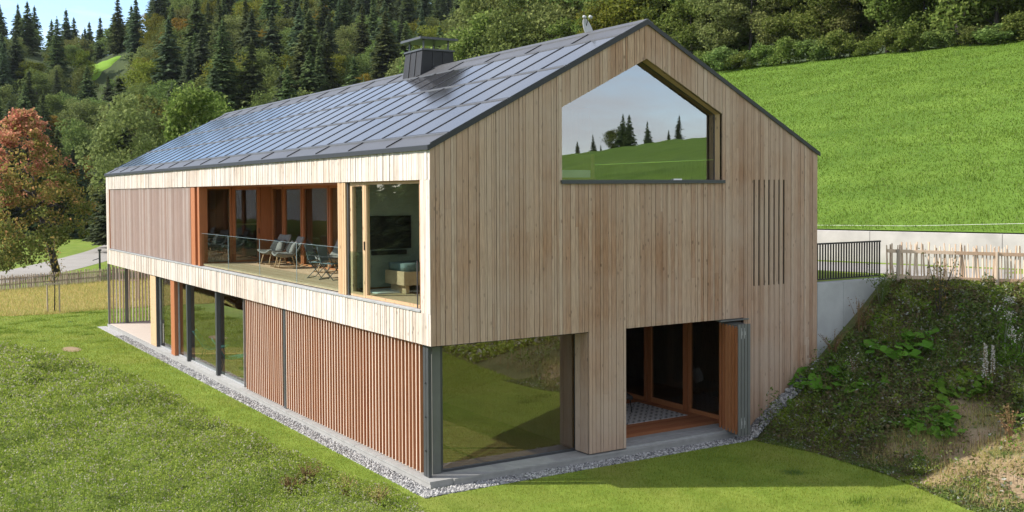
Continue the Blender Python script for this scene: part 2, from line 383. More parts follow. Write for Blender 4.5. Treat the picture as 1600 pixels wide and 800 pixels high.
# forest floor over the hill, clearing on it
xf = np.arange(-120, 260, 5.); yf = np.arange(88, 420, 5.)
Xf, Yf = np.meshgrid(xf, yf)
grid('forest_floor', Xf, Yf, gz(Xf, Yf)+1.1*sstep(0, 6, (Xf-CAM[0])*NF[0]+(Yf-CAM[1])*NF[1]+5-q_start(np.degrees(np.arctan2(Xf-CAM[0], Yf-CAM[1]))))-.2, M_forest)
tx = np.array([math.sin(.2077), math.cos(.2077)]); ty = np.array([tx[1], -tx[0]])
th = np.linspace(0, 2*np.pi, 40); rr0 = np.linspace(0.02, 1, 10)
Th, Rr = np.meshgrid(th, rr0); wob = 1+.22*np.sin(3*Th+1)+.12*np.sin(7*Th)
Br = np.cos(Th)*Rr*wob*5.0; Ar = -6+np.sin(Th)*Rr*wob*5.0
Xc = CLEAR[0]+tx[0]*Ar+ty[0]*Br; Yc = CLEAR[1]+tx[1]*Ar+ty[1]*Br
grid('clearing', Xc, Yc, gz(Xc, Yc)+1.5-1.2*Rr**4, M_clear)

WX = lambda y: np.interp(y, [-40, -8, -1.5, .1, 2.4, 5.6, 10, 15.9, 21.1, 24.9, 30, 60], [-6, -1.6, -.85, -1.05, -1.4, -1.7, -1.96, -2.31, -3.4, -5.15, -8.5, -30])
def wild_z(x, y):
    d = WX(y)-x
    return gz(x, y)+.012+.16*sstep(0, 1.2, d)+.15*vnoise(x, y, .9, 3)*sstep(0, .8, d)+.08*vnoise(x, y, .33, 4)*sstep(0, .5, d)
yy = axis([(-26, -4, 1), (-4, 34, .25), (34, 60, 2)]); uu = np.concatenate([[0, .08, .16, .3], np.linspace(.5, 12, 40), [16, 24, 34]])
Uw, Yw = np.meshgrid(uu, yy); Xw = WX(Yw)-Uw
grid('meadow', Xw, Yw, np.where(Uw == 0, gz(Xw, Yw)+.004, wild_z(Xw, Yw)), M_wild)
# dry meadow strip before the far fence
FX = lambda x: 50.9+.46*(x+2.)             # y of the far fence
xd = np.linspace(-8, 13, 45); ud = np.linspace(0, 1, 24)
Xd, Ud = np.meshgrid(xd, ud)
Yd0 = 36.2+.35*np.sin(Xd*.9)+.25*vnoise(Xd, 0*Xd, 1.1, 8); Yd = Yd0+(FX(Xd)-.2-Yd0)*Ud
grid('dry_meadow', Xd, Yd, gz(Xd, Yd)+.006+.05*np.abs(vnoise(Xd, Yd, 1.3, 5))*np.sin(Ud*np.pi), M_dry)
# gravel road curving past the far fence
rd = np.array([(-30, 50.5), (-14, 53), (-3.5, 57.), (3.0, 67.5), (9, 80), (15, 94), (21, 112), (25, 132)])
tt = np.linspace(0, 1, 60); seg = np.linspace(0, 1, len(rd))
rc = np.stack([np.interp(tt, seg, rd[:, 0]), np.interp(tt, seg, rd[:, 1])], 1)
ker = np.ones(7)/7; rcx = np.convolve(np.pad(rc[:, 0], 3, 'edge'), ker, 'valid'); rcy = np.convolve(np.pad(rc[:, 1], 3, 'edge'), ker, 'valid')
tg = unit(np.stack([np.gradient(rcx), np.gradient(rcy)], 1)); nrm_ = np.stack([-tg[:, 1], tg[:, 0]], 1)
vv = np.linspace(-1, 1, 9)
Xr = rcx[None]+nrm_[:, 0][None]*vv[:, None]*2.7; Yr = rcy[None]+nrm_[:, 1][None]*vv[:, None]*2.7
grid('road', Xr, Yr, gz(Xr, Yr)+.035-.02*vv[:, None]**2, M_road)
# right side: bank, upper level with the drive, garden wall and the steep meadow
P0 = np.array([19.4, 6.6]); NH = unit(np.array([.97, .25])); TH = np.array([-NH[1], NH[0]])
foot = lambda y: np.interp(y, [-40, -14, -8, -6.2, -4, -2, -.7, .05], [12.5, 9.2, 8.3, 8.35, 9.0, 9.15, 8.85, 8.7])
top = lambda y: np.interp(y, [-40, -12, -.4, .05], [40, 27, 14.1, 14.0])
def bank_pt(u, y):
    f = foot(y); t = top(y); x = f+(t-f)*u
    z = -.15+3.55*np.interp(u, [0, .15, .5, 1], [0, .14, .455, 1.])
    am = np.sin(np.clip(u, 0, 1)*np.pi)**.6
    z = z+am*(.16*vnoise(x, y, 1.7, 21)+.07*vnoise(x, y, .55, 22)*(y < -.3))
    return x, z
ub = np.linspace(0, 1, 60); yb = -np.concatenate([np.linspace(-.05, 12, 90), np.linspace(12.6, 40, 24)])
Ub, Yb = np.meshgrid(ub, yb); Xb, Zb = bank_pt(Ub, Yb)
bank = grid('bank', Xb, Yb, Zb, M_bank)
bank.data.materials.append(M_dirt)
cen = np.array([p.center[:] for p in bank.data.polygons]) if False else None
def dirtmask(x, y):
    """bare earth on the lower right part of the bank"""
    u = (x-foot(y))/(top(y)-foot(y))
    m = np.exp(-((u-.2-.03*vnoise(x, y, 1.3, 31))/.19)**2)*sstep(-2.4, -3.8, y)*(1-sstep(-6.8, -8.5, y))
    return np.clip(m+.25*vnoise(x, y, .8, 32), 0, 1)
nbx = len(ub)-1; nby = len(yb)-1
Xm = (Xb[:-1, :-1]+Xb[1:, 1:])/2; Ym = (Yb[:-1, :-1]+Yb[1:, 1:])/2
bank.data.polygons.foreach_set('material_index', (dirtmask(Xm, Ym) > .48).astype(np.int32).ravel())
# plateau from bank top to garden wall
def wall_pt(l, s=0.): return P0[0]+NH[0]*s+TH[0]*l, P0[1]+NH[1]*s+TH[1]*l
yp = np.concatenate([np.linspace(-40, -.4, 30), np.linspace(0, 34, 30)]); up = np.linspace(0, 1, 12)
Yp, Up = np.meshgrid(yp, up)
xl = np.where(Yp < .05, top(Yp), W+.02); xr_ = P0[0]+(Yp-P0[1])*TH[0]/TH[1]
Xp = xl+(xr_-xl)*Up
zp = 3.40-.1*(Yp < -1)*np.minimum(1, -Yp/4)
grid('upper_lawn', Xp, Yp, zp, M_lawn)
# gravel drive on it, parallel to the wall
ld = np.linspace(-44, 27, 50); sd = np.linspace(-4.6, -.9, 6)
Ld, Sd = np.meshgrid(ld, sd)
Xdr, Ydr = wall_pt(Ld, Sd)
keep = Xdr
grid('drive', Xdr, Ydr, 3.408-.1*(Ydr < -1)*np.minimum(1, -Ydr/4), M_road)
def hill_z(s, l):
    g = np.interp(l, [-260, -160, -110, -30, -12, 120], [.15, .163, .18, .235, .25, .25])
    return 4.45+g*np.where(s < 50, s, 50+(s-50)*.1)+.25*vnoise(s, l, 9, 41)*sstep(2, 10, s)+.05*vnoise(s, l, 1.6, 42)*sstep(.5, 3, s)
sh = np.concatenate([np.linspace(.12, 60, 70), [70, 90, 130]]); lh = np.concatenate([np.linspace(-280, -60, 24), np.linspace(-57, 60, 110), np.linspace(62, 104, 16)])
Sh, Lh = np.meshgrid(sh, lh)
bend = lambda l: 1.3*np.maximum(0, np.asarray(l, float)-44)      # the meadow swings uphill behind the house
def hill_low(s, l):
    f = 1-sstep(26, 44, l)
    return hill_z(s, l)*(f+(1-f)*sstep(0, 18, s))-.25*(1-f)*(1-sstep(0, 18, s))
Xh, Yh = wall_pt(Lh, Sh+bend(Lh))
grid('hill', Xh, Yh, hill_low(Sh, Lh), M_hill)
s2 = np.linspace(-34, .12, 20); l2 = np.linspace(-280, -18.5, 50); S2, L2 = np.meshgrid(s2, l2); X2, Y2 = wall_pt(L2, S2)
grid('hill', X2, Y2, np.maximum(-.2, hill_z(.12*np.ones_like(L2), L2)*(1+np.minimum(S2-.12, 0)/30)), M_hill)
# gravel strip round the plinth
mb = MB()
mb.box(-.43, -.04, -.43, L+.3, -.4, -.142); mb.box(-.04, 8.9, -.43, -.04, -.4, -.143)
tag(mb.build('gravel_bed', M_gravel), kind='structure')

# ---------------------------------------------------------------- the house
house = empty('timber_house')
tag(house, 'long two storey timber house with pitched solar roof and vertical larch cladding', 'house')
SL = (ZR-ZE)/(W/2)
zroof = lambda x: ZE+SL*min(x, W-x)
def clad(name, plane, a0, a1, zb, zt, holes, m, wmin=.06, wmax=.15, off=0., thick=.024, brk=(), joints=True, seed=1, back=None):
    """vertical boards on the gable (plane 'y', a = x) or on the long side (plane 'x', a = y); openings cut the boards"""
    r = random.Random(seed); mb = MB(); cuts = sorted({a0, a1, *brk, *[h[0] for h in holes], *[h[1] for h in holes]})
    cuts = [c for c in cuts if a0-1e-6 <= c <= a1+1e-6]; wb = MB()
    for c0, c1 in zip(cuts, cuts[1:]):
        edges = [c0]
        while edges[-1] < c1-1e-6:
            w = r.choice([wmin, wmin*1.4, (wmin+wmax)/2, wmax, wmax*.9])*r.uniform(.92, 1.08)
            nxt = edges[-1]+w
            edges.append(c1 if c1-nxt < wmin*.8 else nxt)
        for l, rr in zip(edges, edges[1:]):
            g = .0055; q = r.uniform(0, .018)
            spans = [[(zb(l), zb(rr)), (zt(l), zt(rr))]]
            for h in holes:
                if l >= h[0]-1e-6 and rr <= h[1]+1e-6:
                    new = []
                    hb = (h[2](l), h[2](rr)); ht = (h[3](l), h[3](rr))
                    for lo, hi in spans:
                        if hb[0] >= hi[0]-1e-6 and hb[1] >= hi[1]-1e-6 or ht[0] <= lo[0]+1e-6 and ht[1] <= lo[1]+1e-6: new.append([lo, hi]); continue
                        if hb[0] > lo[0]+1e-4 or hb[1] > lo[1]+1e-4: new.append([lo, hb])
                        if ht[0] < hi[0]-1e-4 or ht[1] < hi[1]-1e-4: new.append([ht, hi])
                    spans = new
            for lo, hi in spans:
                parts = [(lo, hi)]
                if joints and hi[0]-lo[0] > 2.2 and r.random() < .22:
                    z = r.uniform(lo[0]+.5, hi[0]-.7); parts = [(lo, (z-.0015, z-.0015)), ((z+.0015, z+.0015), hi)]
                for lo2, hi2 in parts:
                    p0, p1 = off-q, off+thick
                    if plane == 'y': pts = [(l+g, p0, lo2[0]), (rr-g, p0, lo2[1]), (rr-g, p1, lo2[1]), (l+g, p1, lo2[0]), (l+g, p0, hi2[0]), (rr-g, p0, hi2[1]), (rr-g, p1, hi2[1]), (l+g, p1, hi2[0])]
                    else: pts = [(p0, l+g, lo2[0]), (p1, l+g, lo2[0]), (p1, rr-g, lo2[1]), (p0, rr-g, lo2[1]), (p0, l+g, hi2[0]), (p1, l+g, hi2[0]), (p1, rr-g, hi2[1]), (p0, rr-g, hi2[1])]
                    mb.hexa(pts)
                if back:
                    b0, b1 = off+thick+.003, off+thick+.05
                    if plane == 'y': pts = [(l, b0, lo[0]), (rr, b0, lo[1]), (rr, b1, lo[1]), (l, b1, lo[0]), (l, b0, hi[0]), (rr, b0, hi[1]), (rr, b1, hi[1]), (l, b1, hi[0])]
                    else: pts = [(b0, l, lo[0]), (b1, l, lo[0]), (b1, rr, lo[1]), (b0, rr, lo[1]), (b0, l, hi[0]), (b1, l, hi[0]), (b1, rr, hi[1]), (b0, rr, hi[1])]
                    wb.hexa(pts)
    o = mb.build(name, m, house)
    if back: wb.build(back, M_back, house)
    return o
cst = lambda z: (lambda a: z)
# gable openings: big window, corner glazing, porch, seven ventilation slots
WXL, WXR, WZB = 3.31, 8.10, 6.10
wtop = lambda x: 7.682+(8.867-7.682)/(W/2-WXL)*(x-WXL) if x <= W/2 else 8.867-(8.867-7.682)/(WXR-W/2)*(x-W/2)
PX0, PX1, PX2 = 4.03, 5.10, 8.82
slots = [(9.15+.175*i, 9.15+.175*i+.052, cst(3.50), cst(6.11)) for i in range(7)]
gable_holes = [(WXL, W/2, cst(WZB), wtop), (W/2, WXR, cst(WZB), wtop), (0, PX0, cst(-1), cst(ZB)), (PX1, PX2, cst(-1), cst(ZB))]+slots
gable_z0 = lambda x: .03 if x < 8.82 else -.1
clad('gable_cladding', 'y', 0, W, gable_z0, lambda x: zroof(x)+.02, gable_holes, M_gable, .05, .14, brk=(W/2, 8.82), seed=5, back='gable_wall')
# long side: fascia, floor band, and the end strips of the upper opening
UB, UT = 3.47, 6.12
clad('fascia_cladding', 'x', 0, L, cst(UT), cst(ZE-.03), [], M_side, .045, .105, joints=False, seed=6, back='fascia_wall')
clad('band_cladding', 'x', 0, L, cst(ZB), cst(3.40), [], M_side, .045, .105, joints=False, seed=7, back='band_wall')
clad('corner_cladding', 'x', 0, .41, cst(3.40), cst(UT), [], M_side, .06, .105, joints=False, seed=8, back='corner_wall')
clad('corner_cladding', 'x', 28.75, L, cst(3.40), cst(UT), [], M_side, .06, .105, joints=False, seed=9, back='corner_wall')
# solid body: floors, inner and far walls
mb = MB()
mb.box(.06, W-.06, .06, L-.06, 2.86, 3.36)
mb.build('intermediate_floor', M_inner, house)
mb = MB(); mb.box(.08, W-.06, .46, L-.1, -.3, -.04); mb.build('ground_slab', M_inner, house)
mb = MB()
mb.box(.01, 9.2, .01, .62, 2.755, 2.80); mb.box(.01, .6, .62, L-.02, 2.756, 2.80); mb.box(.6, 3.5, 21.6, L-.02, 2.757, 2.80)
mb.build('soffit', M_larch, house)
mb = MB()
mb.box(W-.10, W, .06, L, -.2, ZE-.05)                       # back wall
mb.box(.08, W-.1, L-.1, L-.003, 2.81, ZE-.05)               # far gable, upper storey
mb.poly([(0.02, L-.05, ZE-.06), (W-.02, L-.05, ZE-.06), (W/2, L-.05, ZR-.05)], [(0, 1, 2), (2, 1, 0)])
mb.box(3.2, W-.1, 21.4, 21.5, -.04, 2.86); mb.box(3.2, 3.3, 21.5, L-.1, -.04, 2.75)
mb.build('rear_wall', M_gable, house)
mb = MB()                                                   # inner partitions, ground floor
mb.box(5.6, 5.7, .8, 21.3, -.04, 2.86); mb.box(4.30, 4.36, .5, 7.0, -.04, 2.86); mb.box(.5, 5.6, 10.9, 11.0, -.04, 2.86); mb.box(.4, 5.6, 21.3, 21.39, -.04, 2.86)
mb.build('partition', M_inner, house)
mb = MB()                                                   # upper floor partitions
mb.box(4.6, 4.7, .6, L-.2, 3.36, 6.7); mb.box(.3, 2.62, 4.36, 4.42, 3.40, 6.4); mb.box(2.62, 4.6, 9.3, 9.4, 3.40, 6.4); mb.box(.3, 4.6, 20.0, 20.1, 3.4, 6.4)
mb.build('partition', M_inner, house)
mb = MB(); mb.box(.28, 4.58, 4.30, 4.357, 3.57, 6.35); mb.build('painted_wall', M_green, house)
mb = MB(); mb.box(.04, 3.2, .08, 5.2, 6.36, 6.44); mb.box(.04, 4.9, 5.2, L-.12, 6.36, 6.44); mb.build('ceiling', M_inner, house)
# ---- plinth
mb = MB()
for y0, y1 in [(0, 2.4), (2.41, 3.5), (3.51, 6.6), (6.61, 7.7), (7.71, 11.0)]:
    mb.box(-.05, .50, y0+.004, y1-.004, -.045, 0.)
mb.box(-.045, .5, 11.0, L, -.045, -.005)
mb.box(-.02, 4.0, -.02, .0, -.05, .0) if False else None
xsl = [0.50, 2.1, 4.2, 6.3, 8.82]
for x0, x1 in zip(xsl, xsl[1:]): mb.box(x0+.003, x1-.003, -.045, .62, -.045, -.001)
mb.box(-.035, .5, .002, L, -.3, -.047); mb.box(.5, 8.82, -.03, .6, -.3, -.047)
mb.build('plinth', M_plinth, house)
mb = MB(); mb.box(.05, 3.2, 21.9, L-.1, -.02, .012); mb.build('terrace_floor', wood('pale_terrace_boards', [(.46, .40, .34), (.52, .46, .40)], grain=.2, knots=False, stretch=(1, 18, 1)), house)
mb = MB()                                                   # dark steps in front of the porch
mb.box(PX1+.02, 8.6, .02, .16, .0, .05); mb.box(PX1+.02, 8.6, .18, .34, .0, .052); mb.box(PX1+.02, 8.6, .36, .62, .0, .055)
mb.build('porch_step', M_zinc, house)
# ---- porch
mb = MB()
for i in range(34):
    y = .64+i*.125
    mb.box(PX1, 9.05, y, y+.118, .0, .05)
mb.build('porch_deck', M_reddeck, house)
mb = MB()
mb.box(4.37, 5.08, .66, .72, .0, 2.86); mb.box(4.98, 5.08, .1, 4.9, .0, 2.86)
mb.box(5.08, 9.05, .62, 4.9, 2.80, 2.86)
mb.build('porch_lining', M_larch, house)
def glazed(name, plane, c, a0, a1, z0, z1, fr, mfr, mgl, depth=.08, label=None, parent=house, sashes=(), stile=None):
    """a framed pane standing in the plane x=c or y=c, from a0 to a1"""
    st = fr if stile is None else stile
    f = MB(); P = (lambda a, b, d0, d1, q0, q1: f.box(c+d0, c+d1, a, b, q0, q1)) if plane == 'x' else (lambda a, b, d0, d1, q0, q1: f.box(a, b, c+d0, c+d1, q0, q1))
    h = depth/2
    P(a0, a0+st, -h, h, z0, z1); P(a1-st, a1, -h, h, z0, z1)
    P(a0+st, a1-st, -h, h, z0, z0+fr); P(a0+st, a1-st, -h, h, z1-fr, z1)
    o = f.build(name, mfr, parent)
    g = MB()
    if plane == 'x': g.box(c-.006, c+.006, a0+st, a1-st, z0+fr, z1-fr)
    else: g.box(a0+st, a1-st, c-.006, c+.006, z0+fr, z1-fr)
    # a pane is a single surface so its reflection stays crisp
    me = g; g2 = MB()
    if plane == 'x': g2.poly([(c, a0+st, z0+fr), (c, a1-st, z0+fr), (c, a1-st, z1-fr), (c, a0+st, z1-fr)], [(3, 2, 1, 0)])
    else: g2.poly([(a0+st, c, z0+fr), (a1-st, c, z0+fr), (a1-st, c, z1-fr), (a0+st, c, z1-fr)], [(0, 1, 2, 3)])
    g2.build('pane', mgl, o)
    return o
glazed('porch_window', 'x', 9.0, .75, 2.02, .05, 2.78, .10, M_larch, M_pane_dark)
glazed('porch_door', 'x', 9.0, 2.06, 3.55, .05, 2.78, .14, M_larch, M_pane_dark)
glazed('porch_window', 'x', 9.0, 3.60, 4.85, .05, 2.78, .10, M_larch, M_pane_dark)
glazed('porch_window', 'y', 4.85, 7.0, 8.95, .05, 2.78, .10, M_larch, M_pane_dark)
glazed('porch_window', 'y', 4.85, 5.1, 6.96, .05, 2.78, .10, M_larch, M_pane_dark)
# ---- corner window, ground floor
cw = glazed('corner_window', 'y', .52, .50, 4.10, .0, 2.76, .05, M_metal, glass('corner_glass', 2.9, (.5, .58, .54)), .07)
mb = MB(); mb.box(.27, .47, .44, .58, .0, 2.755); mb.build('corner_post', M_steel, house)
mb = MB(); mb.box(.47, .50, .47, .56, .0, 2.755); mb.build('corner_post', M_metal, house)
clad('pillar_cladding', 'x', .03, .47, cst(.03), cst(ZB), [], M_gable, .1, .16, off=PX0-.01, joints=False, seed=14)
mb = MB(); mb.box(PX0+.03, PX1-.03, .08, .47, .0, 2.86); mb.build('pillar_core', M_back, house)
mb = MB(); mb.box(.02, PX1, .03, .50, 2.73, 2.752); mb.build('lintel_trim', M_back, house)
# ---- sliding slat shutters of the ground floor
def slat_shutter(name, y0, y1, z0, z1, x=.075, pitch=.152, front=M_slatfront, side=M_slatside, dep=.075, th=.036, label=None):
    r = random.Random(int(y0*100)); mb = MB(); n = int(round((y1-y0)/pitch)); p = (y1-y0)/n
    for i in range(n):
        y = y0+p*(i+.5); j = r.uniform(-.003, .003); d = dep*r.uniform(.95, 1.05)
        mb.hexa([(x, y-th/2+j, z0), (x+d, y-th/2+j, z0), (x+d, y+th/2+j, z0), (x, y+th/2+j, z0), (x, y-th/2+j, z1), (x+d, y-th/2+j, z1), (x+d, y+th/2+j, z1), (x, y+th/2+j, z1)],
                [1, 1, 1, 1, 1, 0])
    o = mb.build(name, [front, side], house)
    f = MB(); xr = x+dep+.012
    f.box(xr, xr+.03, y0+.01, y1-.01, z0+.04, z0+.10); f.box(xr, xr+.03, y0+.01, y1-.01, z1-.10, z1-.04); f.box(xr, xr+.03, y0+.01, y1-.01, (z0+z1)/2-.03, (z0+z1)/2+.03)
    f.build('shutter_rail', M_metal, o)
    return o
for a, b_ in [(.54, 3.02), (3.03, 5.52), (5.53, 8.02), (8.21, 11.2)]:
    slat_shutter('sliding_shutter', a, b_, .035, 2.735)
mb = MB(); mb.box(.08, .15, 8.04, 8.19, .0, 2.74); mb.build('shutter_post', M_metal, house)
mb = MB(); mb.box(.075, .15, .26, .355, .01, 2.74); mb.box(.075, .15, .37, .47, .01, 2.74)
o = mb.build('shutter_edge', M_metal, house)
mb = MB()
for z in (.55, 1.25, 1.95):
    mb = MB(); mb.tube([(.055, .345, z), (.055, .38, z)], .014, 8); mb.build('hinge', M_black, o)
for a, b_ in [(.62, 3.1), (3.1, 5.7), (5.7, 8.3), (8.3, 11.0)]:
    glazed('shaded_window', 'x', .26, a, b_, .0, 2.745, .06, M_larch, M_gl_low, .08)
# ---- ground floor glazing of the long side
for a, b_ in [(11.62, 14.05), (14.22, 17.25), (17.45, 18.60), (19.55, 21.12)]:
    glazed('ground_floor_window', 'x', .20, a, b_, .0, 2.745, .05, M_zinc, M_gl_low, .06, stile=.02)
for a, b_, m_, x0 in [(13.86, 14.22, M_metal, .07), (17.10, 17.45, M_metal, .07), (21.10, 21.16, M_metal, .05)]:
    mb = MB(); mb.box(x0, .21, a+.02, b_-.20 if b_-a > .2 else b_, .0, 2.746); mb.build('window_post', m_, house)
mb = MB(); mb.box(.04, .28, 18.62, 19.10, .0, 2.746); mb.build('window_post', M_larch, house)
mb = MB(); mb.box(.05, .30, 21.2, 22.02, .0, 2.75); mb.build('terrace_pillar', M_pillar, house)
# ---- open terrace at the far end with slat screen
mb = MB()
for i in range(22):
    x = .05+i*.147
    if abs(x-.8) < .08: continue
    mb.box(x, x+.045, L-.16, L-.09, .03, 2.74)
mb.build('terrace_screen', [M_greyslat], house)
mb = MB(); mb.box(.74, .88, L-.22, L-.10, .0, 2.75); mb.box(-.005, .05, L-.12, L-.02, 0, 2.75); mb.box(.05, 3.3, L-.17, L-.08, .0, .03)
mb.build('screen_frame', M_steel, house)
# ---- upper opening of the long side
mb = MB()
mb.box(-.03, .30, .40, 28.78, 3.405, 3.455)
for y in np.arange(16.9, 28.5, 2.9): mb.box(-.036, .0, y, y+.03, 3.40, 3.46)
mb.build('balcony_sill', M_zinc, house, .006)
mb = MB(); mb.box(.0, .30, .405, .43, 3.46, UT); mb.box(.03, 4.6, .43, L-.1, UT+.003, UT+.05)
mb.build('opening_lining', M_larch, house)
mb = MB(); mb.box(.08, .16, .56, .63, 3.46, UT); mb.box(.08, .16, 3.11, 3.24, 3.46, UT)
o = glazed('upper_window', 'x', .15, .58, 3.14, 3.46, UT-.01, .06, M_pillar, M_gl_up, .09, stile=.05)
o = glazed('balcony_door', 'x', .14, 3.14, 3.92, 3.46, UT-.01, .09, M_pillar, M_gl_up, .09, stile=.12)
h_ = MB(); h_.bar((.085, 3.16, 4.55), (.085, 3.16, 4.75), .02, .03); h_.build('handle', M_black, o)
mb = MB(); mb.poly([(.055, 3.18, 3.52), (.055, 3.94, 3.52), (.055, 3.94, 4.50), (.055, 3.18, 4.50)], [(3, 2, 1, 0)]); mb.build('glass_guard', M_gl_rail, house)
mb = MB(); mb.box(.05, .14, 3.93, 3.99, 3.455, UT); mb.build('guide_post', M_metal, house)
mb = MB(); mb.box(.05, .07, .64, .66, 3.46, 4.45); mb.build('guide_post', M_metal, house)
clad('pillar_cladding', 'x', 4.0, 4.44, cst(3.46), cst(UT), [], M_pillar, .07, .11, off=.02, joints=False, seed=15)
mb = MB(); mb.box(.05, .30, 4.0, 4.44, 3.46, UT); mb.build('pillar_core', M_pillar, house)
# loggia: deck, glass side wall, back glazing
mb = MB()
for i in range(21):
    x = .14+i*.12
    mb.box(x, x+.114, 4.44, 15.5, 3.48, 3.535)
mb.build('loggia_deck', M_deck, house)
mb = MB(); mb.box(.10, 2.62, 4.44, 15.5, 6.10, 6.118); mb.build('loggia_ceiling', M_larch, house)
for i in range(4):
    a = 4.46+i*2.755
    mb = MB(); mb.poly([(.10, a, 3.50), (.10, a+2.74, 3.50), (.10, a+2.74, 4.55), (.10, a, 4.55)], [(3, 2, 1, 0)])
    o = mb.build('glass_railing', M_gl_rail, house)
    e = MB(); e.box(.094, .106, a-.008, a+.008, 3.5, 4.55); e.box(.096, .104, a+.008, a+2.74, 4.550, 4.557); e.build('pane_edge', M_bluefab, o)
glazed('loggia_side_window', 'y', 15.5, .22, 1.16, 3.50, UT-.02, .06, M_larch, M_gl_up, .10)
o = glazed('loggia_side_door', 'y', 15.5, 1.18, 2.20, 3.50, UT-.02, .10, M_larch, M_gl_up, .10, stile=.12)
h_ = MB(); h_.bar((2.13, 15.43, 4.5), (2.13, 15.43, 4.68), .02, .02); h_.build('handle', M_black, o)
mb = MB(); mb.box(2.21, 2.64, 15.42, 15.6, 3.50, UT-.02); mb.build('loggia_post', M_larch, house)
edges = [15.40, 14.3, 12.7, 10.6, 8.4, 6.4, 4.46]
for k, (b_, a) in enumerate(zip(edges, edges[1:])):
    glazed('loggia_window', 'x', 2.62, a+.03, b_-.03, 3.50, UT-.02, .08, M_larch, M_gl_up, .10)
mb = MB(); mb.box(.02, .30, 15.42, 15.62, 3.46, UT); mb.box(.03, .2, 15.95, 16.40, 3.46, UT); mb.build('jamb_post', M_larch, house)
mb = MB(); mb.box(.20, .26, 15.62, 16.4, 3.46, UT); mb.build('jamb_panel', M_larch, house)
for a, b_ in [(16.45, 19.5), (19.52, 22.55), (22.57, 25.6), (25.62, 28.66)]:
    slat_shutter('sliding_shutter', a, b_, 3.475, UT-.012, .03, .128, M_greyslat, M_greyslat, .05, .055)
mb = MB(); mb.box(.16, .22, 16.45, 28.72, 3.46, UT); mb.build('backing_wall', M_larch, house)
mb = MB(); mb.box(.0, .14, 28.68, 28.75, 3.46, UT); mb.build('jamb_post', M_larch, house)
mb = MB(); mb.box(.30, 4.58, .66, 4.29, 3.36, 3.50); mb.box(.3, 4.58, 15.62, 20., 3.36, 3.50); mb.box(2.7, 4.58, 4.42, 15.4, 3.36, 3.50); mb.build('upper_floor', M_deck, house)
mb = MB(); mb.box(.44, 4.58, .60, .655, 3.5, 6.34); mb.box(4.52, 4.585, .66, 4.29, 3.5, 6.34); mb.box(.28, 4.5, .66, 4.29, 6.30, 6.345); mb.build('room_lining', M_white, house)
# ---- gable window
def offs(dz, x): return wtop(x)-dz
ring = [(WXL, WZB), (WXR, WZB), (WXR, wtop(WXR)), (W/2, wtop(W/2)), (WXL, wtop(WXL))]
gw = MB()
def band(mbx, rg, y0, y1, t):
    """lining strips round the opening, thickness t outwards from the opening"""
    n = len(rg); cx, cz = W/2, 7.2
    out = []
    for i in range(n):
        p = Vector(rg[i]); a_ = (p-Vector(rg[i-1])).normalized(); b2 = (Vector(rg[(i+1) % n])-p).normalized()
        na = Vector((a_.y, -a_.x)); nb = Vector((b2.y, -b2.x)); m_ = (na+nb).normalized()
        out.append(p+m_*(t/max(.3, m_.dot(na))))
    for i in range(n):
        j = (i+1) % n
        q = [rg[i], rg[j], out[j], out[i]]
        mbx.hexa([(x, y0, z) for x, z in q]+[(x, y1, z) for x, z in q])
wl = MB(); band(wl, ring, .027, .236, .03)
gwo = wl.build('gable_window', M_pillar, house)
ring_in = [(W/2+(x-W/2)*.992, 7.4+(z-7.4)*.988) for x, z in ring]
wd = MB(); band(wd, ring_in, .238, .262, .06); wd.build('window_frame', M_metal, gwo)
g2 = MB(); g2.poly([(x, .25, z) for x, z in ring_in], [(0, 1, 2, 3, 4)]); g2.build('pane', M_gl_gable, gwo)
sb = MB(); sb.box(WXL-.05, WXR+.06, -.055, .237, WZB-.035, WZB+.004); sb.box(WXL-.05, WXR+.06, -.055, -.045, WZB-.075, WZB-.035)
sb.build('sill', M_metal, gwo, .004)
sb = MB(); sb.box(6.75, 7.0, .20, .23, WZB+.006, WZB+.04); sb.build('sill_vent', M_white, gwo)
mb = MB(); mb.box(2.9, 8.5, .9, 5, 5.1, 5.2); mb.box(3.4, 8.06, 4.9, 5, 6, 8.2); mb.build('gallery_room', M_inner, house)
mb = MB(); mb.box(9.05, 10.4, .14, .18, 3.4, 6.2); mb.build('vent_recess', M_back, house)
# ---- folding shutters of the porch
dv = Vector((-.24, -.84, 0)).normalized(); nv = Vector((-dv.y, dv.x, 0))
for i in range(4):
    b0 = Vector((8.38+.105*i, .34, 0)); ln = .87
    P = lambda s, n_, z: tuple(b0+dv*s+nv*(-n_ if False else n_)+Vector((0, 0, z)))
    def ob(mbx, s0, s1, n0, n1, z0, z1): mbx.hexa([P(s0, n0, z0), P(s1, n0, z0), P(s1, n1, z0), P(s0, n1, z0), P(s0, n0, z1), P(s1, n0, z1), P(s1, n1, z1), P(s0, n1, z1)])
    sl_ = MB()
    for k in range(6):
        s = .03+k*.145; ob(sl_, s, s+.05, -.04, .036, .05, 2.62)
    fo = sl_.build('folding_shutter', M_larch, house)
    fr = MB(); ob(fr, .0, ln, -.010, .012, .03, .10); ob(fr, .0, ln, -.010, .012, 2.58, 2.66); ob(fr, ln, ln+.02, -.036, .036, .02, 2.68); fr.build('shutter_frame', M_steel, fo)
    if i in (1, 2):
        hg = MB()
        for z in (.28, 2.42): ob(hg, ln+.021, ln+.036, -.085, -.02, z, z+.09); ob(hg, ln+.021, ln+.05, -.06, -.045, z-.08, z+.17)
        hg.build('hinge', M_zinc, fo)
mb = MB(); mb.box(8.0, 8.95, -.06, .4, 2.70, 2.73); mb.build('shutter_track', M_steel, house)

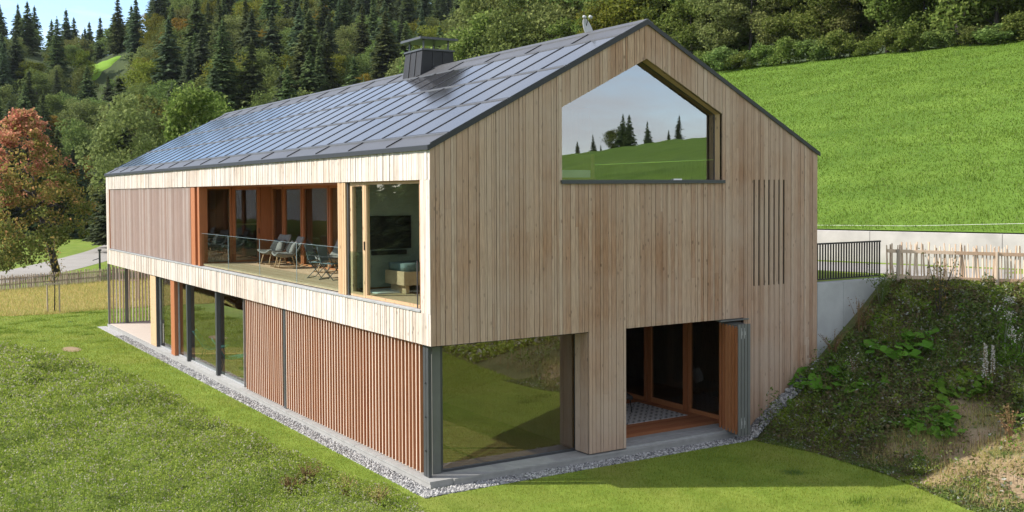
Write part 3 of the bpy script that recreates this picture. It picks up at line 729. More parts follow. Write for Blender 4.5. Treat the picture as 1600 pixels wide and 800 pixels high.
# ---- roof
ca = math.cos(math.atan(SL)); sa = math.sin(math.atan(SL))
def roof_mb(mbx, x0, x1, y0, y1, h0, h1, side=0):
    """slab lying on the slope between x0 and x1, from h0 to h1 above the wall line"""
    f = (lambda x: x) if side == 0 else (lambda x: W-x)
    pts = []
    for h in (h0, h1):
        for x, y in ((x0, y0), (x1, y0), (x1, y1), (x0, y1)): pts.append((f(x), y, ZE+SL*x+h))
    mbx.hexa(pts)
mb = MB()
roof_mb(mb, -.05, W/2, -.03, L+.05, .0, .05); roof_mb(mb, -.05, W/2, -.03, L+.05, .0, .051, 1)
roof = mb.build('roof', M_metal, house)
for nm_, x0, x1 in [('eave_strip', -.045, .40), ('ridge_strip', 5.02, W/2-.02)]:
    mb = MB(); y = -.02
    while y < L:
        roof_mb(mb, x0, x1, y+.008, min(y+1.9, L+.04)-.008, .053, .066); y += 1.9
    mb.build(nm_, M_roof, roof)
mb = MB()
y = -.02
while y < L:
    for x0, x1 in [(.0, .38), (5.02, W/2-.04)]: roof_mb(mb, x0, x1, y-.012, y+.012, .066, .092)
    y += 1.9
roof_mb(mb, -.07, -.045, -.03, L+.05, -.02, .075); roof_mb(mb, -.065, W/2, -.045, -.03, -.035, .072); roof_mb(mb, -.065, W/2, -.045, -.03, -.035, .071, 1)
roof_mb(mb, -.065, W/2, L+.05, L+.065, -.03, .072)
mb.build('verge_flashing', M_black, roof)
mb = MB()
for x in (.42, 1.90, 3.41, 4.95):
    roof_mb(mb, x-.03, x+.005, -.02, L+.04, .06, .10)
mb.build('row_flashing', M_roof, roof)
for x in (.42, 1.90, 3.41, 4.95):
    mb = MB(); roof_mb(mb, x+.012, x+.065, -.02, L+.04, .06, .088); mb.build('row_joint', M_black, roof)
mb = MB()
mb.box(W/2-.16, W/2+.16, -.03, L+.05, 0, .02)
mbr = MB()
for sd_ in (0, 1): roof_mb(mbr, W/2-.17, W/2+.002, -.035, L+.05, .068, .098, sd_)
mbr.build('ridge_cap', M_roof, roof)
NPAN = 29; pw = (L+.02)/NPAN
for i in range(NPAN+1):
    y = -.01+i*pw; mb = MB()
    for x0, x1 in [(.49, 1.86), (1.97, 3.37), (3.48, 4.91)]: roof_mb(mb, x0, x1, y-.022, y+.022, .06, .095)
    mb.build('seam_bar', M_black, roof)
protos = []
for x0, x1 in [(.49, 1.86), (1.97, 3.37), (3.48, 4.91)]:
    g = MB(); roof_mb(g, x0, x1, .017, pw-.017, .058, .080); g.v = [(a, b_, c) for a, b_, c in g.v]
    protos.append(g.build('solar_panel', M_solar, roof))
for pr in protos:
    for i in range(NPAN):
        o = pr if i == 0 else pr.copy()
        if i: COL.objects.link(o)
        o.parent = roof; o.location = (0, -.01+i*pw, 0)
        o.rotation_euler = (0, 0, 0)
# ---- chimney (standing seam clad, open cap on four posts)
ch = MB(); zt_ = 10.23
def frust(mbx, b, t, z0, z1): mbx.hexa([(b[0], b[2], z0), (b[1], b[2], z0), (b[1], b[3], z0), (b[0], b[3], z0), (t[0], t[2], z1), (t[1], t[2], z1), (t[1], t[3], z1), (t[0], t[3], z1)])
cb = (5.10, 6.42, 9.40, 10.56); ct = (5.24, 6.34, 9.42, 10.50)
frust(ch, cb, ct, 9.0, zt_)
cho = ch.build('chimney', M_cladmetal, house)
sm = MB()
def lerp(a_, b2, t): return a_+(b2-a_)*t
for t in (.34, .67):
    sm.bar((cb[0]-.01, lerp(cb[2], cb[3], t), 9.0), (ct[0]-.01, lerp(ct[2], ct[3], t), zt_), .022)
    sm.bar((lerp(cb[0], cb[1], t), cb[2]-.01, 9.0), (lerp(ct[0], ct[1], t), ct[2]-.01, zt_), .022)
sm.build('seam', M_black, cho)
sm = MB(); sm.box(5.20, 6.38, 9.38, 10.54, zt_, zt_+.05); sm.build('chimney_rim', M_metal, cho)
for x in (5.34, 6.22):
    for y in (9.52, 10.40):
        sm = MB(); sm.box(x-.02, x+.02, y-.02, y+.02, zt_+.05, zt_+.33); sm.build('cap_post', M_metal, cho)
sm = MB(); frust(sm, (5.12, 6.46, 9.32, 10.60), (5.12, 6.46, 9.32, 10.60), zt_+.33, zt_+.40); sm.build('chimney_cap', M_metal, cho)

# ---------------------------------------------------------------- things in and on the house
# satellite dish behind the ridge
d = empty('satellite_dish', (6.0, 2.45, ZR-.02)); d.scale = (.8, .8, .8)
tag(d, 'pale grey satellite dish peeping over the roof ridge near the gable', 'satellite dish')
mb = MB(); n = 28; rr_ = 8
fwd = Vector((.45, -.85, .28)).normalized(); sx = fwd.cross(Vector((0, 0, 1))).normalized(); sy = sx.cross(fwd)
def dp(r_, a_): return sx*(r_*.36*math.cos(a_))+sy*(r_*.40*math.sin(a_))+fwd*(.08*r_*r_-.04)+Vector((0, 0, .26))
pts = [dp(0, 0)]+[dp((i+1)/rr_, 2*math.pi*k/n) for i in range(rr_) for k in range(n)]
fs = [(0, 1+k, 1+(k+1) % n) for k in range(n)]
for i in range(rr_-1):
    for k in range(n): fs.append((1+i*n+k, 1+(i+1)*n+k, 1+(i+1)*n+(k+1) % n, 1+i*n+(k+1) % n))
mb.poly(pts, fs); o = mb.build('reflector', M_dish, d, 0, True); o.modifiers.new('t', 'SOLIDIFY').thickness = .012
mb = MB(); mb.tube([(.05, .12, -.4), (.05, .12, .45)], .025); mb.tube([(.05, .12, .40), (.02, .0, .62)], .014); mb.build('mast', M_metal, d)
for k, (dx, dz) in enumerate([(-.14, .66), (.10, .68)]):
    mb = MB(); mb.tube([(dx-.07, -.10, dz), (dx-.02, -.04, dz+.03), (dx+.05, .0, dz+.03), (dx+.09, .04, dz-.01)], [.03, .05, .05, .03]); mb.build('feed_horn', M_dish, d)

# television and soundbar on the painted wall
tv = empty('television', (1.30, 4.30, 4.5)); tag(tv, 'flat black television on the sage wall behind the upper corner window', 'television')
mb = MB(); mb.box(-.62, .62, -.055, -.012, -.01, .80); mb.build('casing', M_black, tv, .006)
mb = MB(); mb.box(-.605, .605, -.058, -.0555, .015, .785); mb.build('screen', M_screen, tv)
sbr = MB(); sbr.box(.83, 1.77, 4.20, 4.292, 4.35, 4.46); tag(sbr.build('soundbar', M_black, None, .01), 'long black soundbar mounted under the television', 'soundbar')
def soft_box(mbx, x0, x1, y0, y1, z0, z1, n=8, sag=.0, puff=.03):
    xs_ = np.linspace(0, 1, n+1); v = []; 
    for s_ in (0, 1):
        for i in xs_:
            for j in xs_:
                e = (4*i*(1-i))**.5*(4*j*(1-j))**.5
                z = (z0 if s_ == 0 else z1)+(puff*e if s_ else -puff*.3*e)-(0 if s_ else 0)
                ii = .5+(i-.5)*(1-.04*(1-e)); jj = .5+(j-.5)*(1-.04*(1-e))
                v.append((x0+(x1-x0)*ii, y0+(y1-y0)*jj, z))
    m_ = n+1; f = []
    for i in range(n):
        for j in range(n):
            a_ = i*m_+j; f.append((a_, a_+1, a_+m_+1, a_+m_)); t = a_+m_*m_; f.append((t, t+m_, t+m_+1, t+1))
    ring_ = [i*m_ for i in range(m_)]+[n*m_+j for j in range(1, m_)]+[i*m_+n for i in range(n-1, -1, -1)]+[j for j in range(n-1, 0, -1)]
    for a_, b2 in zip(ring_, ring_[1:]+ring_[:1]): f.append((a_, b2, b2+m_*m_, a_+m_*m_))
    mbx.poly(v, f)
bd = empty('single_bed', (1.0, 2.95, 3.50)); tag(bd, 'low wooden bed with slate blue mattress behind the upper corner window', 'bed')
mb = MB(); mb.box(0, 2.0, 0, .95, .20, .52); mb.box(.1, .2, .1, .85, 0, .20); mb.box(1.8, 1.9, .1, .85, 0, .2); mb.build('bed_frame', M_deck, bd, .008)
mb = MB(); soft_box(mb, .03, 1.97, .03, .92, .52, .70); mb.build('mattress', M_mattress, bd, 0, True)
rg = MB(); soft_box(rg, .45, 2.3, 3.3, 4.25, 3.503, 3.53, 14, 0, .02); tag(rg.build('fur_rug', M_white, None, 0, True), 'fluffy white rug on the floor below the television', 'rug')
# double bed in the loggia bedroom
bd = empty('double_bed', (.42, 16.5, 3.50)); tag(bd, 'wide bed with teal striped blanket behind the loggia side window', 'bed')
mb = MB(); mb.box(0, 2.0, 0, 1.9, .18, .40)
for i in range(9): mb.box(.02+i*.09, .06+i*.09, -.02, 0, .06, .44)
mb.build('bed_frame', M_deck, bd)
mb = MB(); soft_box(mb, .0, 2.0, .0, 1.9, .42, .66); mb.build('mattress', M_mattress, bd, 0, True)
mb = MB(); ny = 14
bl = [(x_, yy_, zz_) for x_ in np.linspace(-.04, 1.7, 15) for yy_, zz_ in ([(-.05, .34+.10*math.sin(x_*5)), (-.06, .5), (-.03, .69)]+[(q, .715+.015*math.sin(9*q+4*x_)) for q in np.linspace(.1, 1.5, 8)])]
k = 11; fs = [(i*k+j, i*k+j+1, (i+1)*k+j+1, (i+1)*k+j) for i in range(14) for j in range(k-1)]
mb.poly(bl, fs)
def striped():
    m, nt, b = mat('teal_striped_blanket')
    w = nd(nt, 'TexWave', {'Vector': nd(nt, 'NewGeometry').outputs['Position'], 'Scale': 2.6, 'Distortion': 1.2}, bands_direction='Y')
    nt.links.new(ramp(nt, w.outputs[0], [(.45, (.035, .10, .11)), (.55, (.45, .50, .48))]), b.inputs['Base Color']); b.inputs['Roughness'].default_value = .9
    return m
o = mb.build('blanket', striped(), bd, 0, True); o.modifiers.new('t', 'SOLIDIFY').thickness = .02
# low bookcase seen through the loggia door
bk = empty('low_shelf', (2.15, 17.9, 3.50)); tag(bk, 'low wooden shelf seen through the loggia side door', 'shelf')
mb = MB(); mb.box(0, 1.3, 0, .4, 1.22, 1.27); mb.box(0, .05, 0, .4, 0, 1.22); mb.box(1.25, 1.3, 0, .4, 0, 1.22); mb.box(.05, 1.25, 0, .4, .6, .64); mb.build('carcass', M_deck, bk)
mb = MB(); mb.box(.05, 1.25, .36, .39, 0, 1.22); mb.build('back_panel', M_black, bk)

# rocking armchairs on the loggia
def rocker(loc, rz, label, cush=True):
    t = empty('rocking_chair', loc, rz); tag(t, label, 'rocking chair', 'rocking chairs on the loggia')
    mb = MB(); rows = []                                     # upholstered shell: seat curving up into the back
    prof = [(.42, .44), (.36, .40), (.2, .385), (.0, .375), (-.14, .40), (-.25, .52), (-.33, .70), (-.40, .90), (-.43, .97)]
    nn = 9
    for y_, z_ in prof:
        for i in range(nn):
            u_ = i/(nn-1)*2-1; rows.append((u_*.36*(1-.12*max(0, z_-.6)), -y_, z_+.10*abs(u_)**2.5*(1 if z_ < .8 else .2)))
    fs = [(r_*nn+i, r_*nn+i+1, (r_+1)*nn+i+1, (r_+1)*nn+i) for r_ in range(len(prof)-1) for i in range(nn-1)]
    mb.poly(rows, fs); o = mb.build('seat_shell', M_greyfab, t, 0, True)
    md = o.modifiers.new('s', 'SUBSURF'); md.levels = md.render_levels = 1; sd = o.modifiers.new('t', 'SOLIDIFY'); sd.thickness = .05
    for sx_ in (-.26, .26):
        mb = MB(); mb.tube([(sx_, -.50, .06), (sx_, -.25, .022), (sx_, .05, .015), (sx_, .35, .03), (sx_, .58, .085)], .017, 8); mb.build('rocker', M_beech, t)
        for y0_, y1_ in ((-.36, -.26), (.30, .18)):
            mb = MB(); mb.tube([(sx_, y0_, .03), (sx_*.85, y1_, .40)], [.016, .022], 8); mb.build('leg', M_beech, t)
    if cush:
        for cx_, cz_, ry_, m_ in ((-.12, .62, .25, M_darkfab), (.14, .60, -.3, M_greyfab)):
            mb = MB(); soft_box(mb, -.2, .2, -.2, .2, -.05, .05, 8, 0, .06); o = mb.build('cushion', m_, t, 0, True)
            o.location = (cx_, .16, cz_); o.rotation_euler = (R(62), ry_, 0)
    return t
rocker((1.95, 13.55, 3.535), R(-80), 'grey upholstered rocking chair with dark cushions at the far end of the loggia deck')
rocker((1.75, 11.9, 3.535), R(-98), 'grey rocking chair standing right of the cushioned one on the loggia')
rocker((2.1, 9.3, 3.535), R(-80), 'low rocking chair in the shade against the loggia glazing', False)
# folding chairs and table
def folding_chair(loc, rz, label):
    t = empty('folding_chair', loc, rz); tag(t, label, 'folding chair', 'folding chairs at the loggia table')
    mb = MB(); soft_box(mb, -.2, .2, -.21, .19, .43, .445, 6, 0, -.02); mb.build('seat', M_bluefab, t, 0, True)
    mb = MB(); mb.hexa([(-.2, .20, .50), (.2, .20, .50), (.2, .215, .50), (-.2, .215, .50), (-.19, .31, .90), (.19, .31, .90), (.19, .325, .90), (-.19, .325, .90)]); mb.build('backrest', M_bluefab, t)
    for sx_ in (-.225, .225):
        mb = MB(); mb.tube([(sx_, -.24, .0), (sx_, .12, .44), (sx_, .33, .92)], .011, 6); mb.build('leg', M_metal, t)
        mb = MB(); mb.tube([(sx_*.95, .24, .0), (sx_*.95, -.22, .44)], .011, 6); mb.build('leg', M_metal, t)
        mb = MB(); mb.box(sx_-.02, sx_+.02, -.2, .24, .62, .64); mb.build('armrest', M_metal, t)
    mb = MB(); mb.tube([(-.22, -.24, .015), (.22, -.24, .015)], .01, 6); mb.tube([(-.21, .24, .015), (.21, .24, .015)], .01, 6); mb.build('stretcher', M_metal, t)
folding_chair((1.05, 7.95, 3.535), R(37), 'blue grey canvas folding chair nearest the rocking chairs')
folding_chair((1.08, 7.2, 3.535), R(30), 'second canvas folding chair beside the loggia pillar, in front of the table')
folding_chair((1.2, 5.6, 3.535), R(120), 'canvas folding chair half hidden behind the lit loggia pillar')
tb = empty('folding_table', (1.75, 6.4, 3.535)); tag(tb, 'light garden table with thin top behind the canvas folding chairs', 'table')
mb = MB(); mb.box(-.4, .4, -.9, .9, .70, .73); mb.build('table_top', M_zinc, tb, .004)
for x_ in (-.34, .34):
    for y_ in (-.8, .8):
        mb = MB(); mb.tube([(x_, y_, 0), (x_*.9, y_*.92, .70)], .014, 6); mb.build('leg', M_metal, tb)
# furniture of the porch
rgm = empty('patterned_rug', (7.0, 2.62, .055)); tag(rgm, 'black and white geometric rug on the porch deck', 'rug')
def rug_mat():
    m, nt, b = mat('geometric_rug')
    mpp = nd(nt, 'Mapping', {'Vector': nd(nt, 'TexCoord').outputs['Object'], 'Rotation': (0, 0, R(45)), 'Scale': (3.4, 3.4, 3.4)})
    ck = nd(nt, 'TexChecker', {'Vector': mpp.outputs[0], 'Scale': 1.5, 'Color1': (.55, .53, .5, 1), 'Color2': (.03, .03, .032, 1)})
    ck2 = nd(nt, 'TexChecker', {'Vector': nd(nt, 'TexCoord').outputs['Object'], 'Scale': 11., 'Color1': (1, 1, 1, 1), 'Color2': (.25, .25, .25, 1)})
    nt.links.new(mixc(nt, .55, ck.outputs[0], ck2.outputs[0], 'DIFFERENCE'), b.inputs['Base Color']); b.inputs['Roughness'].default_value = .95
    return m
mb = MB(); mb.box(-1.55, 1.62, -.95, .95, 0, .008); mb.build('pile', rug_mat(), rgm)
pc = empty('wire_armchair', (7.45, 3.05, .065), R(-25)); tag(pc, 'dark armchair with white cushion at the back of the porch', 'armchair')
mb = MB(); soft_box(mb, -.34, .34, -.34, .34, .34, .42, 6, 0, .02); mb.build('seat', M_darkfab, pc, 0, True)
mb = MB(); mb.hexa([(-.34, .28, .42), (.34, .28, .42), (.34, .36, .42), (-.34, .36, .42), (-.32, .42, .92), (.32, .42, .92), (.32, .48, .92), (-.32, .48, .92)]); mb.build('backrest', M_darkfab, pc, .02)
for x_ in (-.3, .3):
    for y_ in (-.3, .3):
        mb = MB(); mb.tube([(x_, y_, 0), (x_*.9, y_*.9, .35)], .014, 6); mb.build('leg', M_black, pc)
cu = MB(); soft_box(cu, -.22, .22, -.2, .2, -.05, .05, 8, 0, .06); o = cu.build('cushion', M_white, pc, 0, True); o.location = (.02, .16, .62); o.rotation_euler = (R(68), 0, 0)
# teal lounge chairs inside the ground floor
def lounge(loc, rz, label):
    t = empty('lounge_chair', loc, rz); tag(t, label, 'lounge chair', 'teal lounge chairs inside')
    mb = MB(); prof = [(.55, .42), (.3, .38), (-.05, .33), (-.2, .38), (-.45, .75), (-.62, 1.0)]; rows = []
    for y_, z_ in prof:
        for i in range(5): u_ = i/2-1; rows.append((u_*.32, -y_, z_+.04*u_*u_))
    mb.poly(rows, [(r_*5+i, r_*5+i+1, (r_+1)*5+i+1, (r_+1)*5+i) for r_ in range(5) for i in range(4)])
    o = mb.build('seat_shell', M_teal, t, 0, True); o.modifiers.new('t', 'SOLIDIFY').thickness = .03
    for x_ in (-.28, .28):
        for a_, b2 in ((-.45, -.35), (.35, .25)):
            mb = MB(); mb.tube([(x_, a_, 0), (x_*.9, b2, .38)], .014, 6); mb.build('leg', M_metal, t)
lounge((1.1, 17.6, -.04), R(60), 'teal lounge chair behind the ground floor window next to the brown post')
lounge((1.0, 15.2, -.04), R(75), 'teal lounge chair in the middle of the wide ground floor window')

# ---------------------------------------------------------------- retaining wall, railing, fences, garden wall
rw = empty('retaining_wall', (W+.02, 0, -.3)); tag(rw, 'grey board marked concrete retaining wall beside the gable', 'retaining wall')
for x0, x1 in [(0, 1.0), (1.006, 2.85), (2.856, 4.6)]:
    mb = MB(); mb.box(x0, x1, .0, .28, 0, 3.75); mb.build('wall_panel', M_conc, rw, .006)
rl = empty('steel_railing', (W+.06, .14, 3.45)); tag(rl, 'black steel bar railing on the concrete retaining wall', 'railing')
mb = MB(); mb.box(0, 2.62, -.03, .03, .98, 1.02); mb.build('top_rail', M_black, rl); mb = MB(); mb.box(0, 2.62, -.02, .02, .06, .09); mb.build('bottom_rail', M_black, rl)
for i in range(26):
    mb = MB(); x = .02+i*.103; mb.box(x-.012, x+.012, -.018, .018, .0, .98) if i in (0, 25) else mb.box(x-.011, x+.011, -.016, .016, .09, .98); mb.build('bar', M_black, rl)
def pale_fence(name, label, pts, h, gap, zf, m, rails=(.3, .75), jitter=.05, post_every=2.2, pw_=.035, outside=1, prail=.09):
    t = empty(name, (0, 0, 0)); tag(t, label, 'fence')
    r = random.Random(len(label)); P_ = [Vector((x, y, 0)) for x, y in pts]; pal = MB(); ra = MB(); np_ = 0
    for a_, b2 in zip(P_, P_[1:]):
        ln = (b2-a_).length; d_ = (b2-a_)/ln; nrm2 = Vector((-d_.y, d_.x, 0))*outside
        s_ = 0
        while s_ < ln:
            p = a_+d_*s_; z0 = zf(p.x, p.y); hh = h*r.uniform(.92, 1.08); tl = r.gauss(0, jitter)
            p0 = Vector((p.x, p.y, z0-.05)); p1 = p0+d_*tl*1.2+nrm2*r.gauss(0, .015)+Vector((0, 0, hh+.05)); pm = (p0+p1)/2+d_*r.gauss(0, .012)
            w_ = pw_*r.uniform(.7, 1.2); pal.tube([p0, pm, p1], [w_/2, w_/2, w_*.35], 5); s_ += gap*r.uniform(.8, 1.25)
        k_ = max(1, int(ln/1.2))
        for i in range(k_):
            q0 = a_+d_*(ln*i/k_); q1 = a_+d_*(ln*(i+1)/k_)
            for q in rails:
                ra.bar(q0+nrm2*.035+Vector((0, 0, zf(q0.x, q0.y)+h*q)), q1+nrm2*.035+Vector((0, 0, zf(q1.x, q1.y)+h*q)), .03, prail)
        s_ = .25
        while s_ < ln:
            p = a_+d_*s_; z0 = zf(p.x, p.y); mp_ = MB(); q = p+nrm2*.10
            mp_.tube([(q.x, q.y, z0-.2), (q.x+.01, q.y, z0+h*.86)], [.046, .042], 8); mp_.build('post', M_stake, t); s_ += post_every
    pal.build('pales', m, t); ra.build('rail', m, t)
    return t
zp_f = lambda x, y: 3.44-.035*max(0, x-14)
pale_fence('paling_fence', 'pale split chestnut paling fence on top of the bank', [(14.03, -.15), (16.35, -2.45), (17.6, -3.9), (19.2, -6.2)], 0.96, .072, zp_f, M_fence, (.09, .80), .022, 2.35, .05, -1)
zfl = lambda x, y: float(gz(x, y))
pale_fence('paling_fence', 'weathered grey paling fence along the road beyond the dry meadow', [(-8, FX(-8)), (0, FX(0)), (6, FX(6)), (13, FX(13))], .92, .105, zfl, M_stake, (.40, .80), .025, 2.6, .075, 1, .06)
gwl = MB()
for l0 in np.arange(-18, 30, 4.):
    p0 = wall_pt(l0+.006, -.13); p1 = wall_pt(l0+3.994, -.13); q1 = wall_pt(l0+3.994, .13); q0 = wall_pt(l0+.006, .13)
    gwl.hexa([(*p0, 3.0), (*p1, 3.0), (*q1, 3.0), (*q0, 3.0), (*p0, 4.44), (*p1, 4.44), (*q1, 4.44), (*q0, 4.44)])
tag(gwl.build('garden_wall', M_wall, None, .008), 'low off white concrete wall between drive and steep meadow', 'garden wall')
# stretched wire above the garden wall
mb = MB(); prev = None; pts_ = []
for l0, z in [(3., 4.56), (-3, 4.62), (-9, 4.86), (-17, 5.1)]:
    x, y = wall_pt(l0, .55); pts_.append((x, y, z))
wf = empty('wire_fence', (0, 0, 0)); tag(wf, 'single pale wire stretched along the meadow edge above the garden wall', 'wire')
mb.tube(pts_, .005, 5); mb.build('wire', M_white, wf)
for l0 in (3., -9., -17): 
    x, y = wall_pt(l0, .55); z = float(hill_z(.55, l0)); mb = MB(); mb.tube([(x, y, z-.1), (x, y, z+ (.3 if l0 > 0 else .45 if l0 > -15 else .7))], .02, 6); mb.build('stake', M_stake, wf)

# lamp post, sapling with stakes, second stake frame, bare soil
lp = empty('lamp_post', (6.6, 62.2, float(gz(6.6, 62.2)))); tag(lp, 'slim dark lamp post on the grass verge beside the road', 'lamp post')
mb = MB(); mb.tube([(0, 0, 0), (0, 0, 1.75)], .075, 10); mb.build('pole', M_metal, lp); mb = MB(); mb.hexa([(-.12, -.12, 1.70), (.12, -.12, 1.72), (.12, .12, 1.72), (-.12, .12, 1.70), (-.12, -.12, 1.84), (.12, -.12, 1.84), (.12, .12, 1.84), (-.12, .12, 1.84)]); mb.build('lamp_head', M_metal, lp)
mb = MB(); mb.bar((0, 0, 1.15), (-.55, -.1, 1.0), .05); mb.build('arm', M_metal, lp)
def stakes(x, y, label, n=2, h=1.5, bars=1, m=M_stake, wid=.62):
    z = float(gz(x, y)); t = empty('tree_stake', (x, y, z), R(-28)); tag(t, label, 'tree stake')
    for i in range(n):
        xx = (i/(n-1)-.5)*wid; mb = MB(); mb.tube([(xx, 0, -.1), (xx, 0, h)], .042, 8); mb.build('stake', m, t)
    for k_ in range(bars):
        mb = MB(); mb.box(-wid/2-.06, wid/2+.06, -.06, .0, h-.07-k_*.55, h+.0-k_*.55); mb.build('crossbar', m, t)
stakes(-1.15, 36.6, 'two grey stakes with a crossbar holding the lawn sapling', 2, 1.52)
stakes(3.6, 40.4, 'pale stake frame with two crossbars seen through the terrace slats', 3, 1.75, 2, M_fence, 1.0)
soil = MB(); nn = 20
vv_ = [(-2.75+.34*math.cos(2*math.pi*i/nn)*(1+.12*math.sin(3*i)), 23.2+.75*math.sin(2*math.pi*i/nn), GX0+.012) for i in range(nn)]
soil.poly(vv_+[(x*.5-2.75*.5, y*.5+23.2*.5, GX0+.05) for x, y, z in vv_]+[(-2.75, 23.2, GX0+.06)], [(i, (i+1) % nn, nn+(i+1) % nn, nn+i) for i in range(nn)]+[(nn+i, nn+(i+1) % nn, 2*nn) for i in range(nn)])
tag(soil.build('soil_mound', M_dirt, None, 0, True), 'small flat mound of tan soil on the lawn by the wild meadow', 'soil mound')

# ---------------------------------------------------------------- vegetation: tree kinds
def trunk_mb(h, r0, lean=0., n=8, seed=0, limbs=0, lr=.5):
    r = random.Random(seed); mb = MB(); pts = []; k = 6; a = r.uniform(0, 6.28)
    for i in range(k+1):
        t = i/k; pts.append((lean*t*t*h*math.cos(a)+r.gauss(0, .02*h*.1), lean*t*t*h*math.sin(a), h*t-.3*(i == 0)))
    mb.tube(pts, [r0*(1.25 if i == 0 else (1-.8*i/k)) for i in range(k+1)], n)
    for j in range(limbs):
        t = r.uniform(.3, .85); p = Vector(pts[int(t*k)]); b_ = r.uniform(0, 6.28); l = lr*h*r.uniform(.6, 1.)*(1.2-t)
        q = p+Vector((math.cos(b_)*l*.8, math.sin(b_)*l*.8, l*.7)); m_ = (p+q)/2+Vector((0, 0, -.08*l))
        mb.tube([p, m_, q], [r0*.4*(1.1-t), r0*.28*(1.1-t), r0*.1], 5)
    return mb
def spruce_crown(h, rad, seed, dens=1.):
    r = np.random.default_rng(seed); C = []; A = []; B = []
    nw = int(h*1.5)
    for w in range(nw):
        t = (w+r.uniform(0, .6))/nw; z = h*(.07+.93*t**.92); Lb = rad*((1-t)**.78)*r.uniform(.75, 1.12)+.12
        nb = int((13 if t < .75 else 9)*dens)
        a0 = r.uniform(0, 6.28)
        for b_ in range(nb):
            a = a0+6.283*b_/nb+r.normal(0, .16); l = Lb*r.uniform(.7, 1.1); dr = r.uniform(.18, .42)
            z = h*(.07+.93*t**.92)+r.normal(0, .28); l *= r.uniform(.75, 1.1); nseg = max(2, int(l/.33)); s = (np.arange(nseg)+r.uniform(.3, .9, nseg))/nseg
            rr2 = l*s; zz = z-dr*rr2+.16*l*s**3
            d = np.array([math.cos(a), math.sin(a), 0]); e = np.array([-math.sin(a), math.cos(a), 0])
            for side in (-1, 0, 1):
                c = d*rr2[:, None]+e*(side*.22*l*(1-s)[:, None]*r.uniform(.5, 1, (nseg, 1)))+np.array([0, 0, 1.])*(zz-.05*abs(side))[:, None]
                ax = unit(d*.8+e*side*.75+np.array([0, 0, -.45])+r.normal(0, .18, (nseg, 3)))
                bx = unit(np.cross(ax, np.array([0, 0, 1.])+r.normal(0, .35, (nseg, 3))))
                sz = (.34+.24*(1-t))*r.uniform(.7, 1.25, (nseg, 1))
                C.append(c); A.append(ax*sz); B.append(bx*sz*.5)
    # leader
    n = 14; zt2 = np.linspace(h*.95, h*1.03, n); C.append(np.stack([0*zt2, 0*zt2, zt2], 1)); ax = unit(r.normal(0, .5, (n, 3))+np.array([0, 0, 1.])); A.append(ax*.28); B.append(unit(np.cross(ax, r.normal(size=(n, 3))))*.08)
    return quads(np.concatenate(C), np.concatenate(A), np.concatenate(B))
def leaf_crown(h, rad, base, seed, nblob=26, per=190, size=.3, flat=1., bush=False):
    """clumps of leaves on limbs: clump centres spread through an uneven crown, leaves mostly towards each clump's skin"""
    r = np.random.default_rng(seed); C = []; ch = (h-base)
    for k in range(nblob):
        u = unit(r.normal(size=3)); q = r.uniform(.35, .92)
        c = np.array([u[0]*rad*q, u[1]*rad*q, base+ch*(.5+.5*u[2]*q)])
        hz = (c[2]-base)/ch; c[:2] *= (1.08-.55*max(0, hz-.45)/.55) if not bush else 1.
        br = rad*r.uniform(.24, .46)*(1-.25*hz)
        n = int(per*r.uniform(.6, 1.3)); d = unit(r.normal(size=(n, 3))); rr2 = br*(r.uniform(.25, 1, (n, 1))**.45)*(1+.25*r.normal(size=(n, 1))*.6)
        p = c+d*rr2*np.array([1, 1, .78]); C.append(p)
    C = np.concatenate(C); C[:, 2] = np.maximum(C[:, 2], .05)
    n = len(C); A, B = rand_axes(n, size*r.uniform(.6, 1.25, n)*.5, .62, .6, r)
    return quads(C, A, B)
def tree_proto(name, VF, m, trunk, label, cat, group=None):
    t = empty(name); tag(t, label, cat, group)
    trunk.build('trunk', M_bark, t, 0, True)
    obj_np('crown', *VF, m, t)
    return t
def kind_label(p, label, group): p['label'] = label; p['group'] = group
SPR = [(spruce_crown(22, 4.0, 1), 22), (spruce_crown(25, 4.4, 2), 25), (spruce_crown(18, 3.8, 3), 18)]
LEF = [(leaf_crown(15, 5.4, 2.5, 11, 34, 200, .42), 15), (leaf_crown(13, 5.0, 1.6, 12, 30, 220, .42), 13), (leaf_crown(17, 5.2, 3.0, 13, 34, 200, .42), 17)]
spr_mesh = {}; lef_mesh = {}
def proto_set():
    P = {}
    for mname, m in (('dark', L_spruce), ('blue', L_spruce2)):
        for i, (vf, h) in enumerate(SPR):
            P[(mname, i)] = (vf, m, h)
    for mname, m in (('mid', L_mid), ('olive', L_olive), ('yellow', L_yellow), ('gold', L_gold)):
        for i, (vf, h) in enumerate(LEF): P[(mname, i)] = (vf, m, h)
    return P
PS = proto_set(); crown_cache = {}; trunk_cache = {}
def put_tree(kind, i, x, y, z, h, wide, rz, label, group, name):
    vf, m, h0 = PS[(kind, i)]
    if (kind, i) not in crown_cache: crown_cache[(kind, i)] = mesh_np('crown', *vf, m)
    if (kind in ('dark', 'blue'), i) not in trunk_cache:
        tm = trunk_mb(h0*(.9 if kind in ('dark', 'blue') else .62), .2 if kind in ('dark', 'blue') else .3, .02, 7, i+1, 0 if kind in ('dark', 'blue') else 5, .35)
        o = tm.build('trunk', M_bark, None, 0, True); trunk_cache[(kind in ('dark', 'blue'), i)] = o.data; bpy.data.objects.remove(o)
    t = empty(name, (x, y, z), rz); tag(t, label, 'tree', group)
    s = h/h0; t.scale = (s*wide, s*wide, s)
    link(bpy.data.objects.new('trunk', trunk_cache[(kind in ('dark', 'blue'), i)]), t)
    link(bpy.data.objects.new('crown', crown_cache[(kind, i)]), t)
    return t
LOOK = {'dark': 'dark green spruce', 'blue': 'slender blue green spruce', 'mid': 'mid green broadleaf tree', 'olive': 'olive green broadleaf tree', 'yellow': 'yellow green broadleaf tree', 'gold': 'golden autumn broadleaf tree'}
